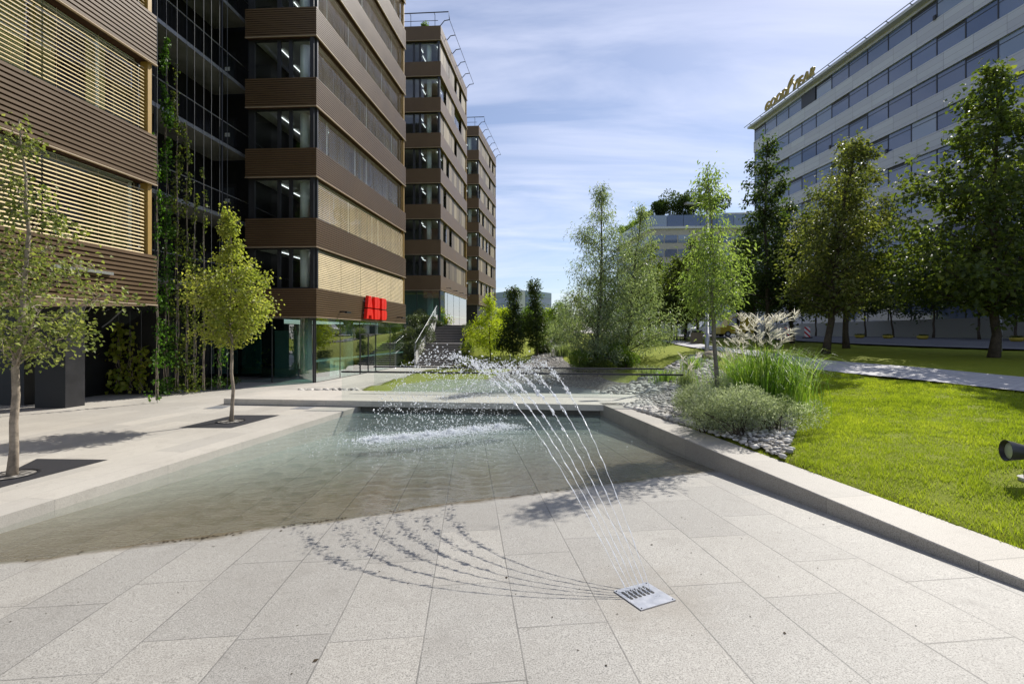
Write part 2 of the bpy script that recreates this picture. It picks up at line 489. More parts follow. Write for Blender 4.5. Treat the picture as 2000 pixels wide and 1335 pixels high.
def water_mat():
    t = NT('pool_water')
    p = t.pos()
    n1 = t.noise(7.5, 3, 0.6, t.mapping(p, scale=(1, 2.0, 1), rot=(0, 0, R(-10))), 0.9)
    n2 = t.noise(17.0, 3, 0.65, t.mapping(p, scale=(1, 1.7, 1), rot=(0, 0, R(14))), 0.7)
    n3 = t.noise(46.0, 2, 0.6, t.mapping(p, scale=(1, 1.4, 1)))
    h = t.math('ADD', t.math('ADD', t.math('MULTIPLY', n1, 1.0), t.math('MULTIPLY', n2, 0.6)), t.math('MULTIPLY', n3, 0.16))
    nrm = t.bump(h, 1.0, 0.032)
    sx = t.sep(p)
    fl = t.math('ADD', t.math('MULTIPLY', sx[0], 0.0208), t.math('MULTIPLY', sx[1], -0.053))
    depth = t.math('SUBTRACT', -0.156-0.25, fl)
    murk = t.maprange(depth, 0.0, 0.42, 0.04, 0.42)
    mcol = t.mix(t.maprange(depth, 0.03, 0.26, 0.0, 1.0), (0.25, 0.22, 0.16), (0.29, 0.385, 0.36))
    dif = t.n('ShaderNodeBsdfDiffuse'); t.put(dif, 'Color', mcol); t.put(dif, 'Normal', t.bump(h, 1.0, 0.10))
    tr = t.n('ShaderNodeBsdfTransparent'); t.put(tr, 'Color', (0.95, 0.975, 0.96))
    gl = t.n('ShaderNodeBsdfGlossy'); gl.inputs['Roughness'].default_value = 0.02; t.put(gl, 'Normal', nrm)
    fr = t.n('ShaderNodeFresnel'); fr.inputs['IOR'].default_value = 1.33; t.put(fr, 'Normal', nrm)
    bf = t.math('SUBTRACT', 1.0, t.n('ShaderNodeNewGeometry').outputs['Backfacing'])
    return t.done(t.mixs(t.math('MULTIPLY', fr.outputs[0], bf), t.mixs(t.math('MULTIPLY', murk, bf), tr.outputs[0], dif.outputs[0]), gl.outputs[0]))
M['water'] = water_mat()

def stream_mat():
    t = NT('stream_water_mat')
    p = t.pos()
    h = t.math('ADD', t.noise(3.2, 4, .65, t.mapping(p, scale=(1, 1.6, 1)), 1.0), t.math('MULTIPLY', t.noise(9, 3, .6), .5))
    nrm = t.bump(h, 1.0, .11)
    tr = t.n('ShaderNodeBsdfTransparent'); t.put(tr, 'Color', (.85, .9, .88))
    df = t.n('ShaderNodeBsdfDiffuse'); t.put(df, 'Color', (.46, .50, .49)); t.put(df, 'Normal', nrm)
    gl = t.n('ShaderNodeBsdfGlossy'); gl.inputs['Roughness'].default_value = .05; t.put(gl, 'Normal', nrm)
    fr = t.n('ShaderNodeFresnel'); fr.inputs['IOR'].default_value = 1.33; t.put(fr, 'Normal', nrm)
    bf = t.math('SUBTRACT', 1.0, t.n('ShaderNodeNewGeometry').outputs['Backfacing'])
    return t.done(t.mixs(t.math('MULTIPLY', fr.outputs[0], bf), t.mixs(t.math('MULTIPLY', bf, .55), tr.outputs[0], df.outputs[0]), gl.outputs[0]))
M['stream'] = stream_mat()

def spray_mat():
    t = NT('water_spray')
    tr = t.n('ShaderNodeBsdfTranslucent'); t.put(tr, 'Color', (0.95, 0.97, 1.0))
    d = t.pbsdf((0.90, 0.92, 0.95), 0.12, 0.8)
    a = t.mixs(0.5, d, tr.outputs[0])
    tp = t.n('ShaderNodeBsdfTransparent')
    return t.done(t.mixs(0.12, a, tp.outputs[0]))
M['spray'] = spray_mat()
# ------------------------------------------------------------------ terrain
def XL(y): return -6.60 + 0.169*(y-7.38)        # left edge of the pool
def XR(y): return 4.59 - 0.16*(y-4.34)          # right edge of the pool (inner face of the kerb)
KW = 0.76                                        # kerb width
def floor_z(x, y): return 0.25 + 0.0208*x - 0.053*y
WATER_Z = -0.156

CP = []
def cp(x, y, z): CP.append((x, y, z))
for y in (-8, -3, 1, 5, 8, 11, 14): cp(XR(y)+KW, y, 0.17)
def cpp(px, py, Y): p = W(px, py, Y); cp(p.x, p.y, p.z)
for a in ((2000, 935, 6.5), (2000, 860, 8.2), (2000, 768, 12), (1545, 715, 19.8), (1530, 870, 9.2), (1540, 780, 14),
          (1775, 745, 14.3), (1775, 718, 17.5), (2000, 740, 14.5), (1560, 702, 22), (1612, 690, 24), (1652, 680, 30),
          (1940, 697, 20), (2000, 686, 24), (1600, 670, 38), (1440, 690, 25), (1300, 668, 39), (1240, 660, 53),
          (1240, 722, 24), (1382, 697, 23), (1330, 672, 36), (1080, 712, 27), (1090, 655, 70),
          (900, 714, 33), (940, 694, 38), (900, 640, 46), (960, 652, 50), (1000, 642, 62), (1050, 668, 48), (1160, 708, 25)):
    cpp(*a)
for x, y, z in ((12, 3, 0.7), (15, -5, 0.8), (30, 5, 1.3), (40, 20, 1.6), (38, 40, 1.95), (38, 60, 2.1), (30, 90, 2.3), (60, 60, 2.1),
                (-2, 18, -0.12), (2, 19, -0.1), (0, 22, 0.0), (-4, 20, -0.03), (-6, 21, -0.01), (-6, 27, 0.0), (-5.6, 33, 0.02), (-5, 37, 0.05),
                (4.5, 17, 0.12), (5.5, 19.5, 0.3), (3, 22, 0.15), (0, 30, 0.35), (-3, 28, 0.12),
                (-8, 37.4, 0.1), (-12, 37.4, 0.1), (-8, 46.5, 3.1), (-14, 46.5, 3.1), (-3.0, 46, 2.6), (-20, 60, 3.2), (-2, 75, 3.2), (-40, 80, 3.2),
                (0, 100, 3.0), (-50, 150, 3.1), (30, 130, 2.4), (0, 300, 3.0), (200, 300, 2.4), (-200, 300, 3), (120, 60, 2.2), (100, 0, 1.8),
                (-100, -20, -0.4), (0, -40, -0.3), (60, -60, 1), (-100, 60, 0.5)):
    cp(x, y, z)
CPA = np.array(CP)
def _phi(r): return np.sqrt(r*r + 2.0**2)
_n = len(CPA)
_A = _phi(np.hypot(CPA[:, None, 0]-CPA[None, :, 0], CPA[:, None, 1]-CPA[None, :, 1])) - np.eye(_n)*0.25
_Pm = np.hstack([np.ones((_n, 1)), CPA[:, :2]])
_K = np.block([[_A, _Pm], [_Pm.T, np.zeros((3, 3))]])
_sol = np.linalg.solve(_K, np.concatenate([CPA[:, 2], np.zeros(3)]))
def terr(x, y):
    x = np.atleast_1d(np.asarray(x, float)); y = np.atleast_1d(np.asarray(y, float))
    sh = x.shape; x = x.ravel(); y = y.ravel()
    r = np.hypot(x[:, None]-CPA[None, :, 0], y[:, None]-CPA[None, :, 1])
    z = _phi(r) @ _sol[:_n] + _sol[_n] + _sol[_n+1]*x + _sol[_n+2]*y
    far = np.clip((np.hypot(x, y-30)-120)/200, 0, 1)
    z = z*(1-far) + 2.6*far
    rs = ((x-0.1)/5.1)**2+((y-22.2)/6.2)**2
    z = z-0.34*np.clip(1.25-rs, 0, 1)
    return z.reshape(sh)
def tz(x, y): return float(terr(x, y)[0])

PLAZA = [(-90, -20), (XL(-20), -20), (XL(16.4), 16.4), (XL(16.4), 17.5), (-5.6, 19.4), (-6.76, 21.4), (-6.3, 27), (-5.9, 32.8), (-4.1, 36.0), (-4.1, 37.3), (-90, 37.3)]
def in_poly(x, y, P):
    ins = np.zeros(x.shape, bool)
    j = len(P)-1
    for i in range(len(P)):
        xi, yi = P[i]; xj, yj = P[j]
        c = ((yi > y) != (yj > y)) & (x < (xj-xi)*(y-yi)/((yj-yi) + 1e-12)+xi)
        ins ^= c; j = i
    return ins
def axis(a, b, fine_a, fine_b, step, grow):
    v = list(np.arange(fine_a, fine_b+1e-6, step))
    s = step; x = fine_b
    while x < b: s *= grow; x += s; v.append(x)
    s = step; x = fine_a
    while x > a: s *= grow; x -= s; v.insert(0, x)
    return np.array(v)
gx = axis(-1500, 1500, -10, 18, 0.28, 1.22); gy = axis(-300, 2500, -4, 42, 0.30, 1.2)
GX, GY = np.meshgrid(gx, gy)
GZ = terr(GX, GY)
# gentle unevenness of real turf
GZ += 0.022*np.sin(GX*1.7+0.6*GY)*np.sin(GY*1.3-0.4*GX) + 0.015*np.sin(GX*3.9+1)*np.sin(GY*3.1+2)
sunk = ((GY < 17.9) & (GX < XR(GY)+KW-0.12)) | in_poly(GX, GY, PLAZA)
GZ = np.where(sunk, np.minimum(GZ, 0) - 1.3, GZ)
under_stair = (GX > -7.6) & (GX < -4.35) & (GY > 36.9) & (GY < 46.9)
GZ = np.where(under_stair, GZ - 1.6, GZ)
ny, nx = GX.shape
idx = np.arange(nx*ny).reshape(ny, nx)
Q = np.stack([idx[:-1, :-1], idx[:-1, 1:], idx[1:, 1:], idx[1:, :-1]], -1).reshape(-1, 4)
tag(np_mesh('ground', np.stack([GX, GY, GZ], -1).reshape(-1, 3), Q, M['lawn'], smooth=True), kind='structure')

def drape(name, left, right, mat, dz=0.03, n_al=60, n_ac=8, kind='structure', zfun=None):
    """strip that follows the ground between two polylines"""
    def resample(P, n):
        P = np.array(P, float); d = np.concatenate([[0], np.cumsum(np.hypot(*np.diff(P, axis=0).T))])
        s = np.linspace(0, d[-1], n)
        # smooth the polyline a little
        X = np.interp(s, d, P[:, 0]); Y = np.interp(s, d, P[:, 1])
        k = max(3, n//14)
        ker = np.ones(k)/k
        Xs = np.convolve(np.pad(X, k, mode='edge'), ker, 'same')[k:-k]; Ys = np.convolve(np.pad(Y, k, mode='edge'), ker, 'same')[k:-k]
        return Xs, Ys
    lx, ly = resample(left, n_al); rx, ry = resample(right, n_al)
    t = np.linspace(0, 1, n_ac)[None, :]
    X = lx[:, None]*(1-t)+rx[:, None]*t; Y = ly[:, None]*(1-t)+ry[:, None]*t
    Z = terr(X, Y) + dz if zfun is None else zfun(X, Y)
    i = np.arange(n_al*n_ac).reshape(n_al, n_ac)
    q = np.stack([i[:-1, :-1], i[:-1, 1:], i[1:, 1:], i[1:, :-1]], -1).reshape(-1, 4)
    o = np_mesh(name, np.stack([X, Y, Z], -1).reshape(-1, 3), q, mat, smooth=True)
    # face up
    me = o.data
    if me.polygons[0].normal.z < 0: me.flip_normals()
    return tag(o, kind=kind)

# footpath through the lawn
PATH_W = [(16.5, -6), (15, 3), (13.6, 8), (12.7, 12), (11.7, 14.8), (11.3, 19.8), (11.3, 25), (12.2, 39), (13.2, 53), (14, 75)]
PATH_E = [(19.5, -5), (18, 3), (16.6, 8), (15.5, 13.5), (14.1, 18), (13.2, 22), (13.0, 26), (13.9, 39), (15.0, 53), (16, 75)]
drape('path', PATH_W, PATH_E, M['path'], 0.07, 90, 8)
# road in front of the pale office building
ROAD_A = [(28, 8), (25.4, 24), (24.1, 38), (22.5, 57), (18, 80), (10, 100)]
ROAD_B = [(45.4-.088*8-.6, 8), (45.4-.088*24-.6, 24), (45.4-.088*38-.6, 38), (45.4-.088*57-.6, 57), (37, 80), (37, 110)]
drape('road', ROAD_A, ROAD_B, M['road'], 0.10, 70, 14)
drape('kerb_line', [(p[0]-.16, p[1]) for p in ROAD_A], ROAD_A, M['concrete'], 0.17, 70, 3)
mk = MB()
for i in range(9):
    y = 24+i*4.6
    x0 = 45.4-.088*y-5.6
    p = [(x0, y), (x0+4.2, y+0.5), (x0+4.2, y+0.64), (x0, y+0.14)]
    mk.add([(a, b, tz(a, b)+0.115) for a, b in p], [(0, 1, 2, 3)])
tag(mk.build('road_marking', M['white_paint']), kind='structure')

# ------------------------------------------------------------------ pool floor, plaza, water
ys = np.linspace(-7, 18.2, 90); ts = np.linspace(0, 1, 40)
PX = XL(ys)[:, None]*(1-ts)+(XR(ys)[:, None]+0.05)*ts; PY = np.repeat(ys[:, None], 40, 1)
PZ = floor_z(PX, PY)
i_ = np.arange(PX.size).reshape(PX.shape)
q_ = np.stack([i_[:-1, :-1], i_[:-1, 1:], i_[1:, 1:], i_[1:, :-1]], -1).reshape(-1, 4)
tag(np_mesh('pool_floor', np.stack([PX, PY, PZ], -1).reshape(-1, 3), q_, M['floor'], smooth=True), kind='structure')
mp = MB(); mp.prism(PLAZA, -1.2, 0.0)
plaza = tag(mp.build('plaza', M['plaza']), kind='structure')

# water: a finely rippled sheet that meets the sloping floor in an uneven shore
ys = np.linspace(2.0, 18.1, 330); ts = np.linspace(0, 1, 260)
WX = (XL(ys)+.004)[:, None]*(1-ts)+(XR(ys)-0.004)[:, None]*ts; WY = np.repeat(ys[:, None], 260, 1)
WZ = np.full(WX.shape, WATER_Z)
cxs, cys = -1.6, 12.6
rr = np.hypot(WX-cxs, (WY-cys)*1.0)
amp = np.clip((WZ - floor_z(WX, WY))/0.12, 0.0, 1)
WZ = WZ + amp*(0.0035*np.sin(rr*11.5+0.9*np.sin(WX*1.3)) + 0.0025*np.sin(WX*7.1-WY*11.7+np.sin(WX*2.2)) + 0.002*np.sin(WX*11.3+WY*17.1+1.7*np.sin(WY*1.9)) )
WZ += 0.0035*np.sin(WX*1.9+0.7*np.sin(WX*4.1))
i_ = np.arange(WX.size).reshape(WX.shape)
q_ = np.stack([i_[:-1, :-1], i_[:-1, 1:], i_[1:, 1:], i_[1:, :-1]], -1).reshape(-1, 4)
tag(np_mesh('water', np.stack([WX, WY, WZ], -1).reshape(-1, 3), q_, M['water'], smooth=True), kind='structure')

# right granite kerb (single long blocks with a visible face to the pool)
mk = MB()
y0, y1 = -6.0, 15.6
def kp(y, o, z): return (XR(y)+o, y, z)
prof = [(0.0, -0.9), (0.0, 0.188), (0.012, 0.20), (KW-0.012, 0.20), (KW, 0.188), (KW, -0.9)]
n = len(prof); vs = []
for y in (y0, y1): vs += [kp(y, o, z) for o, z in prof]
mk.add(vs, [(i, (i+1) % n, n+(i+1) % n, n+i) for i in range(n)] + [tuple(range(n-1, -1, -1)), tuple(range(n, 2*n))])
ko = mk.build('pool_kerb', M['kerb'])
tag(ko, 'long raised granite kerb between the pool and the lawn', 'kerb')

# dirt and leaves left along the shore line
vs, fs, rn = [], [], []
for k in range(420):
    x = RNG.uniform(XL(5)+.2, 3.0)
    y = (0.25+0.0208*x-WATER_Z)/0.053 - abs(RNG.normal(0, 0.05)) + (0.03*math.sin(x*2.2))
    if x < XL(y)+.03 or x > XR(y)-.03: continue
    if math.sin(x*1.7+1)+math.sin(x*4.3) < 0.3 and RNG.random() < 0.85: continue
    z = floor_z(x, y)+.004
    s = RNG.uniform(.008, .03); a = RNG.uniform(0, 6.28)
    c, d = math.cos(a)*s, math.sin(a)*s
    b = len(vs)
    vs += [(x-c, y-d, z), (x+d*.5, y-c*.5, z+.006), (x+c, y+d, z), (x-d*.5, y+c*.5, z+.004)]
    fs.append((b, b+1, b+2, b+3))

tag(np_mesh('leaf_litter', np.array(vs), np.array(fs), M['silt']), 'dark leaf litter washed up along the water line', 'leaf litter', kind='stuff')

# ------------------------------------------------------------------ foot bridge
V_ = lambda x, y, z=0.0: Vector((x, y, z))
BD = Vector((1, -0.115, 0)).normalized(); BN = Vector((0.115, 1, 0)).normalized()
B0 = Vector((-9.9, 16.6, 0))
bridge = thing('foot_bridge', 'low stone foot bridge with glass railings across the far end of the pool', 'bridge', B0)
m = MB(B0); L = 15.6
m.obox(B0+Vector((0, 0, 0.012)), BD*L, BN*2.75, Vector((0, 0, 0.188)))
m.build('deck', M['deck'], bridge)
ab = MB(B0); ab.obox(V_(XL(16.1)+.01, 16.3, -.6), V_(XR(15.3)-XL(16.1)-.03, -.85), BN*.2, V_(0, 0, .61)); ab.build('abutment_wall', M['abutment'], bridge)
def bpt(px):          # point of the near edge of the deck seen at a pixel column
    u = (px-1000)/F
    s = (u*B0.y-B0.x)/(BD.x-u*BD.y)
    return B0 + BD*s
for pxs, back, rail0, rail1 in (((667, 797, 927, 1057, 1194, 1335), 0.10, 667, 1335), ((730, 856, 985, 1110, 1222, 1297), 2.65, 730, 1297)):
    pts = []
    for px in pxs:
        u = (px-1000)/F
        o = B0 + BN*back
        s = (u*o.y-o.x)/(BD.x-u*BD.y)
        pts.append(o + BD*s)
    for a, b in zip(pts[:-1], pts[1:]):
        g = MB(B0); d = (b-a); e = d.normalized()
        g.obox(a+e*.008+Vector((0, 0, 0.20)), d-e*.016, BN*0.016, Vector((0, 0, 0.93)))
        g.build('glass_panel', M['glass_rail'], bridge)
    r = MB(B0)
    r.obox(pts[0]-BN*.022+Vector((0, 0, 1.125)), pts[-1]-pts[0], BN*0.06, Vector((0, 0, 0.055)))
    r.build('handrail', M['dark_metal'], bridge)

# ------------------------------------------------------------------ fountain plate and jets
P0 = Vector((1.15, 4.40, floor_z(1.15, 4.40)))
pu = Vector((0.1588, 0.0736, 0.0)).normalized(); pu.z = 0.0208*pu.x-0.053*pu.y
pv = Vector((-0.0736, 0.1588, 0)).normalized(); pv.z = 0.0208*pv.x-0.053*pv.y
pn = pu.cross(pv).normalized()
# corner B of the square plate seen at (1252.5,1192.5)
def on_floor(px, py):
    u = (px-1000)/F; v = (py-HZ)/F
    Y = 2.15/(v+0.0208*u-0.053); return Vector((u*Y, Y, floor_z(u*Y, Y)))
PB = on_floor(1252.5, 1192.5)
PS = 0.385
plate = thing('fountain_nozzle_plate', 'square steel fountain plate with six dark slots set in the wet stone floor', 'fountain plate', PB)
m = MB(PB); m.obox(PB+pn*.001, pu*PS, pv*PS, pn*.009); m.build('cover_plate', M['steel'], plate)
slots = []
for k in range(6):
    a = PB + pu*(PS*(0.135+0.125*k)) + pv*(PS*0.46) + pn*.0102
    sl = MB(PB)
    hw = 0.0155; ln = PS*0.40
    ring = []
    for j in range(16):
        an = 2*math.pi*j/16
        cx = math.cos(an)*hw; cy = math.sin(an)*hw + (ln-hw if math.sin(an) > 0 else hw)
        ring.append(a + pu*cx + pv*cy)
    sl.add(ring + [p+pn*.0015 for p in ring], [tuple(range(16, 32))] + [(i, (i+1) % 16, 16+(i+1) % 16, 16+i) for i in range(16)])
    sl.build('slot', M['black'], plate)
    slots.append(a)
for a, b in ((.05, .05), (.95, .05), (.05, .95), (.95, .95)):
    sc = MB(PB); sc.lathe([(0, .008), (.004, .007)], PB+pu*PS*a+pv*PS*b+pn*.009, pn, 8)
    sc.build('screw', M['dark_metal'], plate)

def ico_np():
    p = (1+5**.5)/2
    v = np.array([(-1, p, 0), (1, p, 0), (-1, -p, 0), (1, -p, 0), (0, -1, p), (0, 1, p), (0, -1, -p), (0, 1, -p), (p, 0, -1), (p, 0, 1), (-p, 0, -1), (-p, 0, 1)], float)
    v /= np.linalg.norm(v[0])
    f = np.array([(0, 11, 5), (0, 5, 1), (0, 1, 7), (0, 7, 10), (0, 10, 11), (1, 5, 9), (5, 11, 4), (11, 10, 2), (10, 7, 6), (7, 1, 8), (3, 9, 4), (3, 4, 2), (3, 2, 6), (3, 6, 8), (3, 8, 9), (4, 9, 5), (2, 4, 11), (6, 2, 10), (8, 6, 7), (9, 8, 1)])
    return v, f
ICV, ICF = ico_np()
def blobs(centers, scales, rng, jitter=0.0):
    """many small deformed balls; scales (n,3)"""
    n = len(centers)
    V = np.repeat(ICV[None], n, 0)
    if jitter: V = V*(1+rng.normal(0, jitter, (n, 12, 1)))
    a = rng.uniform(0, 6.28, n); ca, sa = np.cos(a), np.sin(a)
    V = V*scales[:, None, :]
    x = V[:, :, 0]*ca[:, None]-V[:, :, 1]*sa[:, None]; y = V[:, :, 0]*sa[:, None]+V[:, :, 1]*ca[:, None]
    V = np.stack([x, y, V[:, :, 2]], -1) + np.asarray(centers)[:, None, :]
    Fc = ICF[None] + (np.arange(n)*12)[:, None, None]
    return V.reshape(-1, 3), Fc.reshape(-1, 3)

land = [W(735, 862, 11.65), W(790, 856, 11.9), W(835, 851, 12.2), W(880, 846, 12.5), W(925, 841, 12.9), W(975, 836, 13.3)]
apex = [2.14, 2.04, 1.95, 1.93, 1.92, 1.95]
JL = ['leftmost', 'second from the left', 'third from the left', 'third from the right', 'second from the right', 'rightmost']
for k in range(6):
    a = slots[k] + pv*PS*.1; b = Vector((land[k].x, land[k].y, WATER_Z))
    root = thing('water_jet', 'arching jet of white water, %s of the six from the steel plate' % JL[k], 'water jet', a, group='six water jets of the fountain')
    def pt(t): 
        p = a.lerp(b, t); p.z += 4*apex[k]*t*(1-t); return p
    rng = np.random.default_rng(100+k)
    st = MB(a); pts = []; rad = []
    n = 190; T1 = 0.47
    ph = rng.uniform(0, 6.28)
    for j in range(n):
        t = T1*j/(n-1)
        w = 0.004+0.045*t
        p = pt(t)+Vector((math.sin(j*.55+ph)*w*.35, 0, math.cos(j*.41+ph)*w*.3))
        fade = 1-max(0, t-.30)/.2
        pts.append(p); rad.append(max(.0015, (0.0052+0.0040*t/T1)*(0.35+0.75*abs(math.sin(j*.63+ph)*math.sin(j*.17+2*ph)))*fade))
    st.tube(pts, rad, 6); st.build('stream', M['spray'], root, True)
    cs, ss, ds = [], [], []
    t = 0.20
    while t < 1.0:
        dt = pt(min(1, t+.01))-pt(t)
        sp_len = dt.length/.01                      # metres per unit of t
        clump = 0.5+0.5*math.sin(t*61+ph)+.35*math.sin(t*143+2*ph)
        w = 0.006+0.31*max(0, t-.22)**1.25
        kk = 1 if t < .28 else int(1+2.6*max(0, clump)+3.0*t)
        for _ in range(kk):
            p = pt(min(1, t+rng.normal(0, .004)))
            cs.append((p.x+rng.normal(0, w*.8), p.y+rng.normal(0, w), max(WATER_Z, p.z+rng.normal(0, w*.9)-abs(rng.normal(0, 1))*.045*t)))
            r_ = rng.uniform(.0044, .0098)*(0.75+.55*t)*(1+.8*(rng.random() < .12))
            ln_ = r_*(rng.uniform(1.2, 1.9)+max(0, .55-t)*rng.uniform(5, 13))
            ss.append((r_, r_, ln_)); ds.append(tuple(dt.normalized()))
        t += rng.uniform(.0022, .0048)*(1.25 if t > .28 else 1.6)
    cs = np.array(cs)-np.array(a); ss = np.array(ss); ds = np.array(ds)
    Vb = np.repeat(ICV[None], len(cs), 0)*(1+rng.normal(0, .14, (len(cs), 12, 1)))*ss[:, None, :]
    e1 = np.cross(ds, np.array([0.2, 0.3, 0.93])); e1 /= np.linalg.norm(e1, axis=1, keepdims=True); e2 = np.cross(ds, e1)
    V = cs[:, None, :]+Vb[:, :, :1]*e1[:, None]+Vb[:, :, 1:2]*e2[:, None]+Vb[:, :, 2:]*ds[:, None]
    Fc = (ICF[None]+(np.arange(len(cs))*12)[:, None, None]).reshape(-1, 3)
    np_mesh('droplets', V.reshape(-1, 3), Fc, M['spray'], root, smooth=True)['kind'] = 'stuff'
# churned white water where the jets land
cs, ss = [], []
rng = np.random.default_rng(5)
for k in range(6):
    for j in range(900):
        r = abs(rng.normal(0, .30)); a = rng.uniform(0, 6.28)
        x = land[k].x+math.cos(a)*r*1.25; y = land[k].y+math.sin(a)*r*.95
        h = WATER_Z + .004 + abs(rng.normal(0, .05))*math.exp(-r*3)*1.3
        s = rng.uniform(.006, .016)
        cs.append((x, y, h)); ss.append((s*1.5, s*1.2, s*.8))
for j in range(2600):
    x = rng.normal(-1.9, 1.35); y = rng.normal(12.1, .95)
    if x < XL(y)+.1 or x > XR(y)-.1: continue
    s = rng.uniform(.004, .010)
    cs.append((x, y, WATER_Z+.004)); ss.append((s*1.6, s*1.2, s*.6))
V, Fc = blobs(np.array(cs), np.array(ss), rng, .15)
tag(np_mesh('water_splash', V, Fc, M['spray'], smooth=True), 'white churned splash where the jets land in the pool', 'splash', kind='stuff')
# ------------------------------------------------------------------ brown office towers
UP = Vector((0, 0, 1))
def V3(x, y, z=0.0): return Vector((x, y, z))
Z0, ST, SPH = 3.27, 3.49, 1.43      # underside of the lowest spandrel, storey height, spandrel height
FD = V3(0.119, 1).normalized()      # direction of the long facade
FN = V3(1, -0.119).normalized()     # outward
FE = V3(-1, 0.055).normalized()     # along the end facade, away from the corner
EN = V3(-0.055, -1).normalized()    # outward from the end facade

t = NT('olive_curtain')
oi = t.n('ShaderNodeObjectInfo')
cc = t.ramp(oi.outputs['Random'], [(0, (0.11, 0.085, 0.04)), (.45, (0.26, 0.215, 0.085)), (1, (0.46, 0.40, 0.16))])
M['curtain'] = t.done(t.pbsdf(cc, .8, .2))
M['soffit'] = plain('tan_soffit', (0.42, 0.33, 0.23), 0.6, 0.3, 0, 0.08)
t = NT('brown_curtain')
oi = t.n('ShaderNodeObjectInfo')
cc = t.ramp(oi.outputs['Random'], [(0, (0.05, 0.036, 0.02)), (.5, (0.12, 0.088, 0.045)), (1, (0.22, 0.175, 0.09))])
M['curtain_dark'] = t.done(t.pbsdf(cc, .8, .2))
t = NT('far_blind')
oi = t.n('ShaderNodeObjectInfo')
cc = t.ramp(oi.outputs['Random'], [(0, (0.10, 0.075, 0.05)), (.5, (0.19, 0.15, 0.095)), (1, (0.33, 0.27, 0.17))])
M['blind_far'] = t.done(t.pbsdf(cc, .5, .4))

